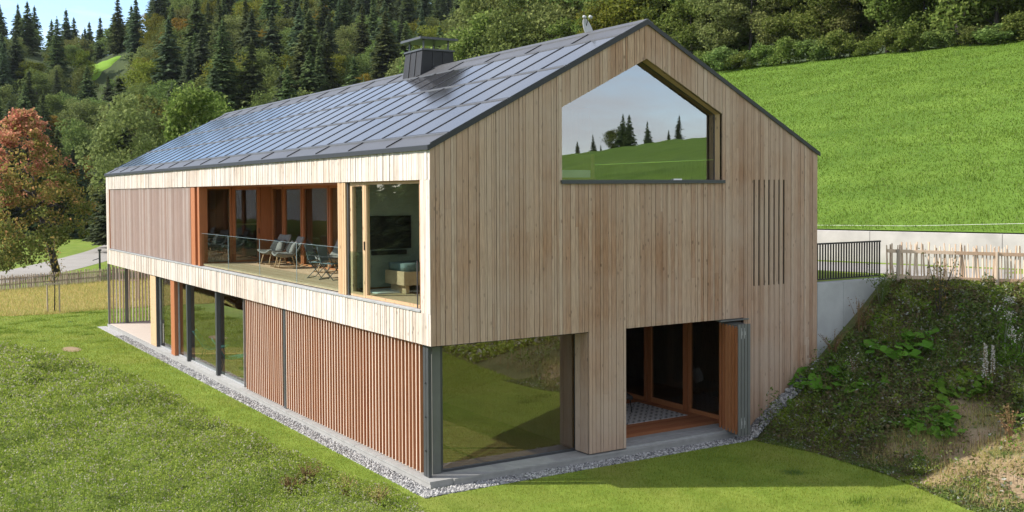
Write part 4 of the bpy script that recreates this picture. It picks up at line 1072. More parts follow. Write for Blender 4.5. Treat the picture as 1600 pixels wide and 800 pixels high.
def occl(x):
    return np.interp(x, [-100, 166, 168, 340, 1010, 1120, 1121], [470, 470, 268, 186, 32, 20, -999])
rt = np.random.default_rng(5)
cand = []
D = 112.
while D < 318:
    sp = 6.7+(D-112)*.010
    naz = int(math.radians(52)*D/sp)
    for j in range(naz):
        az = R(-4)+R(50)*(j+rt.uniform(-.38, .38)+.5*(int(D) % 2))/naz; dd = D+rt.uniform(-.42, .42)*sp
        cand.append((CAM[0]+math.sin(az)*dd, CAM[1]+math.cos(az)*dd, dd, az))
    D += sp*.95
placed = []
for x, y, dd, az in cand:
    z = float(gz(x, y)); q = (x-CAM[0])*NF[0]+(y-CAM[1])*NF[1]
    nz_ = float(vnoise(x, y, 34, 77)); u = rt.uniform()
    if u < .62-.34*nz_: kind = 'dark' if rt.uniform() < .68 else 'blue'
    else: kind = rt.choice(['mid', 'olive', 'yellow', 'gold'], p=[.52, .24, .18, .06])
    i = int(rt.integers(3)); con = kind in ('dark', 'blue')
    h = (rt.uniform(12, 18.5) if con else rt.uniform(8.5, 12.5))*(1-.18*float(sstep(200, 280, dd)))
    px, py, zz = project((x, y, z)); qx, qy, _ = project((x, y, z+h))
    if qx < -45 or qx > 1130 or qy > occl(qx)-3 or py < -4: continue
    if 136 < qx < 208 and qy < 116 and py > 70 and dd < 258:
        h = (119-py)/(qy-py)*h if py > 119 else 0
        if h < 5: continue
    if px < 172 and dd < 149: continue
    placed.append((x, y, z, h, kind, i, px, qy, dd))
placed.sort(key=lambda p: p[8])
for x, y, z, h, kind, i, px, qy, dd in placed[:298]:
    con = kind in ('dark', 'blue')
    zone = ('on the skyline at the far left' if qy < 50 and px < 240 else 'on the lower wooded slope behind the red tree' if px < 230 and qy > 120 else 'around the small hillside clearing' if px < 300 and qy < 120 else
            'on the wooded slope behind the left half of the roof' if px < 560 else 'on the wooded slope behind the chimney' if px < 800 else 'on the wooded slope behind the roof ridge')
    put_tree(kind, i, x, y, z, h, rt.uniform(1.1, 1.45) if con else rt.uniform(.95, 1.3), rt.uniform(0, 6.28), LOOK[kind]+' '+zone, ('spruces ' if con else 'broadleaf trees ')+zone, 'spruce_tree' if con else 'broadleaf_tree')
print('forest trees', len(placed))
rest = placed[298:]
by_mat = {}
for x, y, z, h, kind, i, px, qy, dd in rest:
    (V_, F_), m_, h0 = PS[(kind, i)]; con = kind in ('dark', 'blue'); q = h/h0; wd = q*(1.25 if con else 1.15); a_ = rt.uniform(0, 6.28); ca_, sa_ = math.cos(a_), math.sin(a_)
    sel = rt.uniform(size=len(F_)) < .6; Vs = V_.reshape(-1, 4, 3)[sel]; c_ = Vs.mean(1, keepdims=True); Vs = (c_+(Vs-c_)*1.25).reshape(-1, 3)
    by_mat.setdefault(m_.name, (m_, []))[1].append(np.stack([(Vs[:, 0]*ca_-Vs[:, 1]*sa_)*wd+x, (Vs[:, 0]*sa_+Vs[:, 1]*ca_)*wd+y, Vs[:, 2]*q+z], 1))
if by_mat:
    Vs = []; mi = []; ms_ = []
    for k_, (m_, vs) in enumerate(by_mat.values()):
        v_ = np.concatenate(vs); Vs.append(v_); mi += [k_]*(len(v_)//4); ms_.append(m_)
    Vs = np.concatenate(Vs); fo_ = obj_np('far_forest', Vs, np.arange(len(Vs)).reshape(-1, 4), ms_[0])
    for m_ in ms_[1:]: fo_.data.materials.append(m_)
    fo_.data.polygons.foreach_set('material_index', np.array(mi, np.int32)); tag(fo_, 'mixed forest closing the upper part of the wooded hill', kind='stuff')
# nearer trees in front of the wooded hill
near = [('blue', 0, 116, 156, 235, 1.0, 'tall spruce standing behind the road right of the red tree'), ('dark', 2, 150, 153, 243, .95, 'spruce with pale tip directly left of the house corner'), ('blue', 2, 129, 149, 260, .9, 'short young spruce in front of the taller ones by the road'),
        ('dark', 1, 92, 150, 205, 1., 'tall dark spruce rising just right of the red crown'), ('dark', 0, 60, 150, 175, 1., 'tall dark spruce behind the top of the red tree'), ('dark', 1, 20, 150, 190, 1.05, 'broad dark spruce behind the left edge of the red tree'), ('dark', 2, 178, 138, 215, 1., 'bushy spruce rising behind the far roof corner'),
        ('mid', 0, 120, 162, 178, .9, 'upright green broadleaf tree between dark spruces above the road'), ('olive', 2, 205, 98, 142, 1., 'large olive broadleaf tree over the far end of the roof'), ('mid', 2, 250, 112, 148, 1., 'green broadleaf tree behind the low end of the roof')]
for kind, i, px, dd, ty_, wd_, lab in near:
    az = yaw+math.atan((px-640)/FPX); x = CAM[0]+math.sin(az)*dd; y = CAM[1]+math.cos(az)*dd; z = float(gz(x, y))
    h = (CAM[2]-z)+(304-ty_)/FPX*dd
    put_tree(kind, i, x, y, z, h, wd_*(1.25 if kind in ('dark', 'blue') else .95), px, lab, None, 'spruce_tree' if kind in ('dark', 'blue') else 'broadleaf_tree')
# dark wood on the falling slope west of the house (mirrored in the windows)
for k_ in range(170):
    x = rt.uniform(-78, -14); y = rt.uniform(24, 128)
    if project((x, y, 0))[0] > -230 or (x > -36 and y < 96): continue
    put_tree('dark', k_ % 3, x, y, float(gz(x, y)), rt.uniform(17, 23), 1.5, k_, 'dark spruce of the wood on the falling slope west of the house', 'spruces west of the house', 'spruce_tree')
# large-leaved tree over the roof end, pale trees over the ridge
def own_tree(name, x, y, z, h, rad, base, seed, m, label, size, nb=36, per=230, lean=.0, cat='tree', tr=.22, bush=False, group=None, limbs=7):
    t = empty(name, (x, y, z)); tag(t, label, cat, group)
    trunk_mb(h*.72, tr, lean, 9, seed, limbs, .42).build('trunk', M_bark, t, 0, True)
    obj_np('crown', *leaf_crown(h, rad, base, seed, nb, per, size, bush=bush), m, t)
    return t
def at(px, dd): az = yaw+math.atan((px-640)/FPX); return CAM[0]+math.sin(az)*dd, CAM[1]+math.cos(az)*dd
for px, dd, ty_, rad, lab, m in [(300, 76, 108, 3.3, 'leafy pale green tree with large leaves behind the far roof end', L_edge), (362, 80, 104, 3.0, 'second leafy pale green tree, just left of the roof ridge end', L_edge), (182, 112, 240, 3.0, 'yellowing tree tight behind the far house corner', L_olive)]:
    x, y = at(px, dd); h = CAM[2]-GX0+(304-ty_)/FPX*dd
    own_tree('broadleaf_tree', x, y, GX0, h, rad, h*.25, px, m, lab, .30, 40, 240)
# edge of the wood along the top of the steep meadow
re = np.random.default_rng(9); EP = []
for i in range(6):
    h0 = 9+i*.8; EP.append((leaf_crown(h0, 3.1+.25*(i % 3), .5, 60+i, 44, 250, .27), h0))
ecache = {}
def edge_tree(l, s, h, i, m, label, group, wide=1.):
    x, y = wall_pt(l, s); vf, h0 = EP[i]
    if (i, m.name) not in ecache: ecache[(i, m.name)] = mesh_np('crown', *vf, m)
    if ('t', i) not in ecache:
        o = trunk_mb(h0*.7, .16, .03, 7, 200+i, 5, .4).build('trunk', M_bark, None, 0, True); ecache[('t', i)] = o.data; bpy.data.objects.remove(o)
    t = empty('broadleaf_tree', (x, y, float(hill_low(max(.2, s-float(bend(l))), l))-.1), re.uniform(0, 6.28)); tag(t, label, 'tree', group); q = h/h0; t.scale = (q*wide, q*wide, q)
    link(bpy.data.objects.new('trunk', ecache[('t', i)]), t); link(bpy.data.objects.new('crown', ecache[(i, m.name)]), t)
l = -6.; k_ = 0
while l < 74:
    s = 51+re.uniform(-1., 1.4); h = re.uniform(8.2, 12.5); 
    if l > 46: h = re.uniform(7., 9.2)
    m = (L_edge, L_mid, L_olive, L_edge, L_yellow if l > 40 else L_edge)[int(re.integers(5))]
    lk = {'edge_wood_leaves': 'fresh green', 'mid_green_leaves': 'deep green', 'olive_leaves': 'olive green', 'yellow_green_leaves': 'yellow green'}[m.name]
    zone = 'at the top of the steep meadow' if l < 36 else 'behind the roof ridge at the end of the steep meadow'
    edge_tree(l, s, h, int(re.integers(6)), m, f'{lk} bushy tree {zone}', f'{lk} trees {zone}', re.uniform(.95, 1.2)); l += re.uniform(2.4, 3.6); k_ += 1
l = -8.
while l < 70:                                              # second row, taller
    edge_tree(l, 56+re.uniform(-1, 2), re.uniform(15, 19), int(re.integers(6)), (L_mid, L_olive, L_edge)[int(re.integers(3))], 'tall broadleaf tree in the second row behind the meadow edge', 'second row of the meadow edge', 1.15); l += re.uniform(3.6, 4.8)
l = -12.
while l < 96:
    edge_tree(l, 63+re.uniform(-1.5, 2), re.uniform(19, 23), int(re.integers(6)), (L_mid, L_olive, L_mid)[int(re.integers(3))], 'tallest broadleaf tree in the third row behind the meadow edge', 'third row of the meadow edge', 1.0); l += re.uniform(3.8, 5)
bc = {}
BV = [leaf_crown(2.2, 1.7, .1, 90+i, 26, 130, .2, bush=True) for i in range(4)]
l = -6.
while l < 50:
    i = int(re.integers(4)); m = (L_edge, L_mid)[int(re.integers(2))]
    if (i, m.name) not in bc: bc[(i, m.name)] = mesh_np('bush', *BV[i], m)
    s = 48.9+re.uniform(-.5, .7); x, y = wall_pt(l, s); o = link(bpy.data.objects.new('bush', bc[(i, m.name)])); o.location = (x, y, float(hill_z(s, l))-.15); o.rotation_euler = (0, 0, re.uniform(0, 6.28)); o.scale = (re.uniform(.8, 1.3),)*2+(re.uniform(.6, 1.15),)
    tag(o, ('fresh' if m is L_edge else 'deep')+' green bush at the foot of the wood edge above the steep meadow', 'bush', ('fresh' if m is L_edge else 'deep')+' green bushes along the wood edge'); l += re.uniform(1.5, 2.6)
# conifers on the crest mirrored in the gable window
for l, s, h, kd in [(-161, 54, 3.6, 'blue'), (-154, 54, 4.6, 'dark'), (-151, 54, 2.6, 'dark'), (-142.5, 53, 5.6, 'mid'), (-140, 53, 7, 'dark'), (-137.5, 53, 6.4, 'dark'), (-131, 53, 4.8, 'dark'), (-124, 53, 2.8, 'dark'), (-121, 53, 5, 'dark')]:
    x, y = wall_pt(l, s); put_tree(kd, int(abs(l)) % 3, x, y, float(hill_z(s, l))-1, h, 1.15, l, 'tree on the meadow crest mirrored in the gable window', 'trees mirrored in the gable window', 'spruce_tree' if kd != 'mid' else 'broadleaf_tree')

# the old pear tree turning red, by the far fence
def red_tree():
    t = empty('autumn_tree', (3.2, 60.5, float(gz(3.2, 60.5)))); tag(t, 'leaning old tree with red crown turning green below, beyond the far fence', 'tree')
    mb = MB(); mb.tube([(0, 0, -.2), (-.35, 0, 1.6), (-1.0, -.1, 4.0), (-1.7, 0, 6.8), (-2.0, .1, 9.2), (-1.9, .1, 11.2)], [.33, .25, .2, .15, .1, .04], 10)
    r = random.Random(3)
    for j in range(16):
        tt_ = r.uniform(.3, .92); z = 11*tt_; x = -.1-2.0*min(1, tt_*1.3); a_ = r.uniform(0, 6.28); l_ = (3.6-2.2*tt_)*r.uniform(.6, 1.1)
        mb.tube([(x, 0, z), (x+math.cos(a_)*l_*.5, math.sin(a_)*l_*.5, z+.25*l_), (x+math.cos(a_)*l_, math.sin(a_)*l_, z+.05*l_)], [.11, .07, .02], 6)
    mb.build('trunk', M_bark, t, 0, True)
    g = np.random.default_rng(21); parts = {'red': [], 'turn': [], 'dark': []}
    for k in range(270):
        tz = g.uniform(.0, 1)**1.25; z = .9+11.2*tz
        prof = np.interp(z, [.9, 2.5, 5., 7.5, 9.5, 11., 12.1], [3.4, 4.4, 4.5, 3.7, 2.6, 1.5, .5]); a_ = g.uniform(0, 6.28); q = prof*math.sqrt(g.uniform(.08, 1.))
        rd_ = np.array([.86, -.5]); cx = -1.25-.9*min(1, z/9)+math.cos(a_)*q; cy = math.sin(a_)*q
        side = cx*rd_[0]+cy*rd_[1]
        if z < 2.8 and side > -1.6+1.5*max(0, z-1.2): continue
        br = g.uniform(.35, .95)*(1-.3*z/12); n = int(100*g.uniform(.5, 1.3)); d = unit(g.normal(size=(n, 3)))
        p = np.array([cx, cy, z])+d*br*(g.uniform(.1, 1, (n, 1))**.5)*np.array([1, 1, .75])*(1+.3*np.abs(g.normal(size=(n, 1))))
        w = (z-7.4)/2.6-(side+1.5)*.32+g.normal(0, .75)
        parts['red' if w > .45 else 'turn' if w > -1.2 else 'dark'].append(p)
    for key, m in (('red', L_red), ('turn', L_turn), ('dark', L_dark)):
        C = np.concatenate(parts[key]); A, B = rand_axes(len(C), g.uniform(.07, .15, len(C)), .7, .4, g)
        o = obj_np('crown', *quads(C, A, B), m, t)
        if key == 'red': o['label'] = 'red upper crown'
red_tree()
# lawn sapling
def sapling():
    t = empty('sapling', (-1.1, 36.62, GX0)); tag(t, 'thin sapling with sparse pale leaves tied between two stakes', 'tree')
    r = random.Random(8); mb = MB(); mb.tube([(0, 0, -.05), (.03, 0, 1.2), (0, .03, 2.4), (.05, 0, 3.9)], [.035, .028, .02, .006], 7); tips = []
    for j in range(13):
        z = r.uniform(1.3, 3.2); a_ = r.uniform(0, 6.28); l_ = r.uniform(.6, 1.1); q = (math.cos(a_)*l_*.6, math.sin(a_)*l_*.6, z+l_*.75)
        mb.tube([(.02, 0, z), (q[0]*.6, q[1]*.6, z+l_*.35), q], [.012, .009, .003], 5); tips.append(((.02, 0, z), q))
    mb.build('trunk', M_bark, t, 0, True)
    C = []
    for a_, b2 in tips:
        for k in range(16): s_ = r.uniform(.25, 1.05); C.append([a_[i]+(b2[i]-a_[i])*s_+r.gauss(0, .05) for i in range(3)])
    C = np.array(C); A, B = rand_axes(len(C), rng.uniform(.04, .075, len(C)), .55)
    obj_np('crown', *quads(C, A, B), L_turn, t)
sapling()

# ---------------------------------------------------------------- ground cover (nobody could count it)
def density_pts(n, x0, x1, y0, y1, r): return r.uniform(x0, x1, n), r.uniform(y0, y1, n)
rg_ = np.random.default_rng(31)
def keep_by_dist(x, y, ref=18., p=1.6, r=rg_):
    d = np.hypot(x-CAM[0], y-CAM[1]); return r.uniform(size=len(x)) < np.minimum(1, (ref/d)**p)
# wild meadow: leafy herbs with pale seed heads
n = 620000
x = rg_.uniform(-14, -.6, n); y = rg_.uniform(-7, 34, n)
ok = (x < WX(y)+.10+.42*vnoise(x, y, .9, 51)+.2*vnoise(x, y, .3, 54)) & keep_by_dist(x, y, 19, 1.5); x, y = x[ok], y[ok]
px_, py_, _ = project(np.stack([x, y, 0*x-.1], 1)); ok = (px_ > -140) & (px_ < 760) & (py_ < 900) & (py_ > 480); x, y = x[ok], y[ok]
hh = (.10+.24*np.clip(.5+.5*vnoise(x, y, .75, 52)+.3*vnoise(x, y, .3, 53), 0, 1.2))*sstep(-.6, .8, WX(y)-x+.15)
C = np.stack([x, y, wild_z(x, y)+hh*rg_.uniform(.12, 1, len(x))], 1)
dd = np.hypot(x-CAM[0], y-CAM[1]); A, B = rand_axes(len(C), rg_.uniform(.012, .034, len(C))*np.clip(dd/20, .9, 2.2), .5, .5, rg_)
V1, F1 = quads(C, A, B)
wm = obj_np('wild_meadow', V1, F1, L_wild); tag(wm, 'rough wild meadow herbs with pale seed heads in the foreground', kind='stuff')
print('wild', len(C))
# tall stalks in it, counted as part of the mass
n = 26000; x = rg_.uniform(-9, -.6, n); y = rg_.uniform(-4, 30, n); ok = (x < WX(y)-.1) & (vnoise(x, y, 1.1, 55) > .05); x, y = x[ok], y[ok]
Vb, Fb = blades(np.stack([x, y, wild_z(x, y)], 1), rg_.uniform(.2, .48, len(x)), rg_.uniform(.006, .014, len(x)), .5, rg_)
tag(obj_np('meadow_grass', Vb, Fb, L_hillb), 'thin grass blades rising out of the wild meadow', kind='stuff')
# lawn blades
n = 1300000; x = rg_.uniform(-7.5, 11, n); y = rg_.uniform(-8, 37, n)
inside = (x > WX(y)-.05) & ~((x > -.5) & (x < W) & (y > -.5) & (y < L+.35)) & (x < foot(np.minimum(y, 0))+.1) & keep_by_dist(x, y, 17, 1.7)
x, y = x[inside], y[inside]; px_, py_, _ = project(np.stack([x, y, 0*x-.1], 1)); ok = (px_ > -40) & (px_ < 1640) & (py_ < 840); x, y = x[ok], y[ok]
dd = np.hypot(x-CAM[0], y-CAM[1]); cl = 1+.9*np.clip(vnoise(x, y, .45, 57)-.45, 0, 1)
Vb, Fb = blades(np.stack([x, y, gz(x, y)-.004], 1), rg_.uniform(.022, .05, len(x))*cl*np.clip(dd/20, .9, 1.7), rg_.uniform(.006, .011, len(x))*np.clip(dd/20, 1, 2.2), .9, rg_)
tag(obj_np('lawn_grass', Vb, Fb, L_lawn), 'short mown lawn grass around the house', kind='stuff'); print('lawn', len(x))
n = 260000; x = rg_.uniform(-2., 12, n); y = rg_.uniform(-26, -4, n); ok = (x > WX(y)) & (x < foot(y)+.1); x, y = x[ok], y[ok]; px_, py_, zz_ = project(np.stack([x, y, 0*x-.1], 1)); ok = ~((zz_ > 0) & (px_ > -40) & (px_ < 1640) & (py_ < 840)); x, y = x[ok], y[ok]
Vb, Fb = blades(np.stack([x, y, gz(x, y)-.004], 1), rg_.uniform(.03, .06, len(x)), rg_.uniform(.012, .022, len(x)), .9, rg_)
tag(obj_np('lawn_grass', Vb, Fb, L_lawn), 'short mown lawn grass in front of the gable', kind='stuff')
# dry meadow grass
n = 80000; x = rg_.uniform(-8, 12.5, n); u_ = rg_.uniform(0, 1, n); y0_ = 36.2+.35*np.sin(x*.9); y = y0_+(FX(x)-.4-y0_)*u_
Vb, Fb = blades(np.stack([x, y, gz(x, y)], 1), rg_.uniform(.06, .24, n), rg_.uniform(.02, .04, n), .9, rg_)
tag(obj_np('dry_grass', Vb, Fb, L_dry), 'tall dry golden grass between lawn and far fence', kind='stuff')
# steep meadow tufts
n = 620000; l = rg_.uniform(-26, 42, n); s = rg_.uniform(.2, 49.5, n); x, y = wall_pt(l, s); ok = keep_by_dist(x, y, 46, 1.6); l, s, x, y = l[ok], s[ok], x[ok], y[ok]
px_, py_, _ = project(np.stack([x, y, hill_z(s, l)], 1)); ok = (px_ > 1060) & (px_ < 1640); l, s, x, y = l[ok], s[ok], x[ok], y[ok]
dd = np.hypot(x-CAM[0], y-CAM[1])
Vb, Fb = blades(np.stack([x, y, hill_z(s, l)-.01], 1), rg_.uniform(.04, .13, len(x))*(1+.25*vnoise(x, y, 1.3, 71)), rg_.uniform(.02, .042, len(x))*dd/46, 1.0, rg_)
tag(obj_np('meadow_grass', Vb, Fb, L_hillb), 'fresh green grass of the steep meadow', kind='stuff'); print('hill', len(x))
# bank cover: low leaves and dead stalks, thinner on the bare earth
n = 520000; y = -rg_.uniform(0, 13, n)**1.; u_ = rg_.uniform(-.03, 1.02, n); f_ = foot(y); x = f_+(top(y)-f_)*u_; _, z = bank_pt(np.clip(u_, 0, 1), y)
dm = dirtmask(x, y); ok = (rg_.uniform(size=n) < np.clip(1.05-1.45*dm, .03, 1)) & (y < -.25-.25*(u_ < .35)); x, y, z, u_, dm = x[ok], y[ok], z[ok], u_[ok], dm[ok]
px_, py_, _ = project(np.stack([x, y, z], 1)); ok = (px_ > 1140) & (px_ < 1660); x, y, z, u_, dm = x[ok], y[ok], z[ok], u_[ok], dm[ok]
hh = (.06+.34*np.clip(.5+.6*vnoise(x, y, .9, 61)+.3*vnoise(x, y, .35, 62), 0, 1.1))*(1-.6*dm)*np.clip(u_/.12, .2, 1)
C = np.stack([x, y, z+hh*(1-.7*sstep(.85, 1, u_))*rg_.uniform(.05, 1, len(x))], 1); A, B = rand_axes(len(C), rg_.uniform(.02, .06, len(C)), .5, .7, rg_)
zone_ = vnoise(C[:, 0], C[:, 1], .8, 65)+.5*vnoise(C[:, 0], C[:, 1], .3, 66)+rg_.normal(0, .25, len(C))
for nm_, sel_, m_, lab_ in (('bank_cover', zone_ > -.05, L_bank, 'green tangled herbs covering the bank'), ('bank_cover', (zone_ <= -.05) & (zone_ > -.55), L_bank2, 'brownish faded herbs between the green ones on the bank'), ('bank_cover', zone_ <= -.55, L_wild, 'yellow green fresh patches among the bank herbs')):
    tag(obj_np(nm_, *quads(C[sel_], A[sel_], B[sel_]), m_), lab_, kind='stuff')
n = 60000; y = -rg_.uniform(11, 30, n); u_ = rg_.uniform(0, 1, n); x = foot(y)+(top(y)-foot(y))*u_; _, z = bank_pt(u_, y); C = np.stack([x, y, z+rg_.uniform(0, .3, n)], 1); A, B = rand_axes(n, rg_.uniform(.05, .13, n), .5, .4, rg_)
tag(obj_np('bank_cover', *quads(C, A, B), L_wild), 'loose herbs on the far part of the bank in front of the house', kind='stuff')
n = 7000; y = -rg_.uniform(.3, 12, n); u_ = rg_.uniform(.02, 1.02, n); x = foot(y)+(top(y)-foot(y))*u_; _, z = bank_pt(np.clip(u_, 0, 1), y); ok = vnoise(x, y, 1., 63) > -.15; x, y, z = x[ok], y[ok], z[ok]
Vb, Fb = blades(np.stack([x, y, z], 1), rg_.uniform(.15, .55, len(x)), rg_.uniform(.007, .014, len(x)), .4, rg_)
tag(obj_np('dead_stalks', Vb, Fb, L_brown), 'brown dead stalks standing among the bank herbs', kind='stuff')
# taller weeds of the bank: stems with leaves up their length
n = 1500; y = -rg_.uniform(.35, 9.5, n); u_ = rg_.uniform(.04, .98, n); x = foot(y)+(top(y)-foot(y))*u_; _, z = bank_pt(u_, y); ok = (dirtmask(x, y) < .3) | (rg_.uniform(size=n) < .12); x, y, z = x[ok], y[ok], z[ok]; n = len(x)
h_w = rg_.uniform(.28, .80, n)*(1-.45*sstep(.75, 1, u_[ok])); k_w = 22; t_w = rg_.uniform(.15, 1, (n, k_w)); a_w = rg_.uniform(0, 6.28, (n, k_w)); q_w = .13*(1.15-t_w)+.02
lean = rg_.normal(0, .13, (n, 2))
C = np.stack([x[:, None]+np.cos(a_w)*q_w+lean[:, :1]*t_w, y[:, None]+np.sin(a_w)*q_w+lean[:, 1:]*t_w, z[:, None]+h_w[:, None]*t_w], 2)
A, B = rand_axes(n*k_w, rg_.uniform(.022, .06, n*k_w), .4, .8, rg_); hue = rg_.uniform(size=n); C = C.reshape(n, k_w, 3); A = A.reshape(n, k_w, 3); B = B.reshape(n, k_w, 3)
for sel_, m_, lab_ in ((hue < .55, L_bank, 'taller green weeds standing out of the bank herbs'), ((hue >= .55) & (hue < .8), L_bank2, 'taller faded brown weeds standing out of the bank herbs'), (hue >= .8, L_big, 'taller bright green weeds standing out of the bank herbs')):
    tag(obj_np('bank_weeds', *quads(C[sel_].reshape(-1, 3), A[sel_].reshape(-1, 3), B[sel_].reshape(-1, 3)), m_), lab_, kind='stuff')
n = 16000; y = -rg_.uniform(2.6, 8.5, n); u_ = rg_.uniform(0, .55, n); x = foot(y)+(top(y)-foot(y))*u_; _, z = bank_pt(u_, y); ok = (dirtmask(x, y) > .3) & (vnoise(x, y, .5, 67) > -.2); x, y, z = x[ok], y[ok], z[ok]
Vb, Fb = blades(np.stack([x, y, z], 1), rg_.uniform(.06, .24, len(x)), rg_.uniform(.006, .012, len(x)), 1.1, rg_)
tag(obj_np('dry_grass', Vb, Fb, L_dry), 'pale dry grass on the bare earth of the bank', kind='stuff')
# stones on the bare earth are part of the gravel scatter below; dark tufts in the mown lawn
tx_, ty_ = rg_.uniform(-5.5, 1., 46), rg_.uniform(24, 36, 46); tx_ = np.concatenate([tx_, [6.6, 7.4, 3.1]]); ty_ = np.concatenate([ty_, [-4.9, -5.3, -4.2]]); okt = tx_ > WX(ty_)+.3; tx_, ty_ = tx_[okt], ty_[okt]
P_ = np.concatenate([np.stack([cx_+rg_.normal(0, .22, 170), cy_+rg_.normal(0, .13, 170)], 1) for cx_, cy_ in zip(tx_, ty_)]); P_ = P_[~((P_[:, 0] > -.5) & (P_[:, 1] > -.5) & (P_[:, 1] < L+.4))]
Vb, Fb = blades(np.concatenate([P_, gz(P_[:, 0], P_[:, 1])[:, None]], 1), rg_.uniform(.05, .12, len(P_)), rg_.uniform(.008, .015, len(P_)), .8, rg_)
tag(obj_np('lawn_tufts', Vb, Fb, L_hillb), 'darker coarse tufts scattered in the mown lawn', kind='stuff')
# pebbles on the gravel strip
ico = np.array([(0, 0, 1), (.894, 0, .447), (.276, .851, .447), (-.724, .526, .447), (-.724, -.526, .447), (.276, -.851, .447), (.724, .526, -.447), (-.276, .851, -.447), (-.894, 0, -.447), (-.276, -.851, -.447), (.724, -.526, -.447), (0, 0, -1)])
icf = np.array([(0, 1, 2), (0, 2, 3), (0, 3, 4), (0, 4, 5), (0, 5, 1), (1, 6, 2), (2, 7, 3), (3, 8, 4), (4, 9, 5), (5, 10, 1), (6, 7, 2), (7, 8, 3), (8, 9, 4), (9, 10, 5), (10, 6, 1), (11, 7, 6), (11, 8, 7), (11, 9, 8), (11, 10, 9), (11, 6, 10)])
n1, n2, n3 = 7500, 3000, 900
gx = np.concatenate([rg_.uniform(-.44, -.07, n1), rg_.uniform(-.4, 9.0, n2), rg_.uniform(8.75, 11.4, n3)]); gy = np.concatenate([rg_.uniform(-.47, 26, n1)*1.0, rg_.uniform(-.44, -.07, n2), rg_.uniform(-.42, -.04, n3)])
_, zb_ = bank_pt(np.clip((gx-8.7)/5.3, 0, 1), np.full_like(gx, -.05)); gzv = np.where(gx > 8.7, zb_+.03, -.138)
n = len(gx); s_ = rg_.uniform(.014, .034, n)*np.where(gx > 8.7, 1.3, 1); sc = rg_.uniform(.6, 1.3, (n, 1, 3))
Vp = ico[None]*s_[:, None, None]*sc*(1+.18*rg_.normal(size=(n, 12, 1)))+np.stack([gx, gy, gzv], 1)[:, None]
Fp = (icf[None]+12*np.arange(n)[:, None, None]).reshape(-1, 3)
def peb_mat():
    m, nt, b = mat('crushed_stone_pebbles'); g = nd(nt, 'NewGeometry')
    nt.links.new(ramp(nt, g.outputs['Random Per Island'], [(0, (.09, .09, .09)), (.5, (.25, .245, .24)), (1, (.44, .43, .41))]), b.inputs['Base Color']); b.inputs['Roughness'].default_value = .85; return m
tag(obj_np('gravel', Vp.reshape(-1, 3), Fp, peb_mat()), 'grey crushed stone strip along the plinth', kind='stuff')

# ---------------------------------------------------------------- single plants on the bank
def bank_xy(u, y): x = float(foot(y)+(top(y)-foot(y))*u); return x, y, float(bank_pt(np.array(u), np.array(y))[1])
def butterbur(x, y, z, r_, n, label, h=.45, ls=.2):
    t = empty('butterbur_plant', (x, y, z)); tag(t, label, 'plant'); g = np.random.default_rng(int(abs(x*100+y*37))); V = []; F = []; st = MB()
    for i in range(n):
        a_ = g.uniform(0, 6.28); q = r_*math.sqrt(g.uniform(0, 1)); c = Vector((math.cos(a_)*q, math.sin(a_)*q, h*g.uniform(.45, 1.1)+ .35*math.cos(a_)*q)); s_ = ls*g.uniform(.55, 1.15)
        nn_ = Vector((g.normal(0, .35)-.15, g.normal(0, .35)-.25, 1)).normalized(); ux = nn_.cross(Vector((math.cos(a_), math.sin(a_), .2))).normalized(); uy = nn_.cross(ux); b0 = len(V); k = 12
        V.append(c-nn_*s_*.22)
        for j in range(k):
            w = 2*math.pi*j/k; rr3 = s_*(1 if j else .45)*(1+.10*math.cos(5*w)); V.append(c+ux*math.sin(w)*rr3+uy*math.cos(w)*rr3+nn_*s_*.10*math.sin(3*w))
        F += [(b0, b0+1+j, b0+1+(j+1) % k) for j in range(k)]
        st.tube([(c.x*.35, c.y*.35, -.05), (c.x*.8, c.y*.8, c.z*.6), tuple(c-nn_*s_*.2)], .008, 5)
    obj_np('leaf', np.array([tuple(v) for v in V]), np.array(F), L_big, t, True); st.build('stem', L_bank, t)
for (x, y, z), r_, n, ls, h, lab in [((10.95, -.55, 1.0), .75, 30, .20, .40, 'butterbur clump with large bright leaves close to the gable wall'), ((12.7, -1.4, 1.72), .85, 30, .23, .45, 'largest butterbur clump, high on the shaded middle of the bank'),
        ((11.25, -1.5, .93), .6, 20, .15, .35, 'loose yellow green butterbur below the largest clump'), ((12.3, -3.35, 1.12), .62, 34, .16, .3, 'butterbur clump beside the two brown seed spikes'),
        ((11.0, -3.45, .6), .62, 44, .14, .26, 'flat dense butterbur carpet above the bare earth'), ((10.75, -3.95, .44), .35, 14, .14, .2, 'small sunlit butterbur at the lower edge of the carpet'), ((10.6, -3.0, .47), .35, 14, .12, .22, 'small lone butterbur left of the dense carpet'), ((12.2, -4.75, .85), .4, 9, .13, .25, 'few scattered butterbur leaves at the sunny right edge of the bank')]:
    butterbur(x, y, z, r_, int(n*1.5), lab, h*.85, ls*.74)
def spike(x, y, z, h, m, label, w=.05, seed=1, full=.55, cat='plant'):
    """a single tall stem with a head of seeds or flowers"""
    t = empty('seed_spike', (x, y, z)); tag(t, label, cat); g = np.random.default_rng(seed)
    mb = MB(); mb.tube([(0, 0, -.05), (g.normal(0, .02), 0, h*.5), (g.normal(0, .04), 0, h)], [.014, .011, .005], 6); mb.build('stem', L_brown, t)
    n = int(420*full); tz = g.uniform(1-full, 1.02, n); a_ = g.uniform(0, 6.28, n); q = w*(1.15-tz*.75)*g.uniform(.2, 1, n)**.5*1.6
    C = np.stack([np.cos(a_)*q, np.sin(a_)*q, tz*h], 1); A, B = rand_axes(n, g.uniform(.012, .026, n), .65, 0, g)
    obj_np('head', *quads(C, A, B), m, t)
spike(12.34, -3.87, 1.05, 1.25, L_white, 'taller brown seed spike at the shadow edge on the bank', .055, 3, .62)
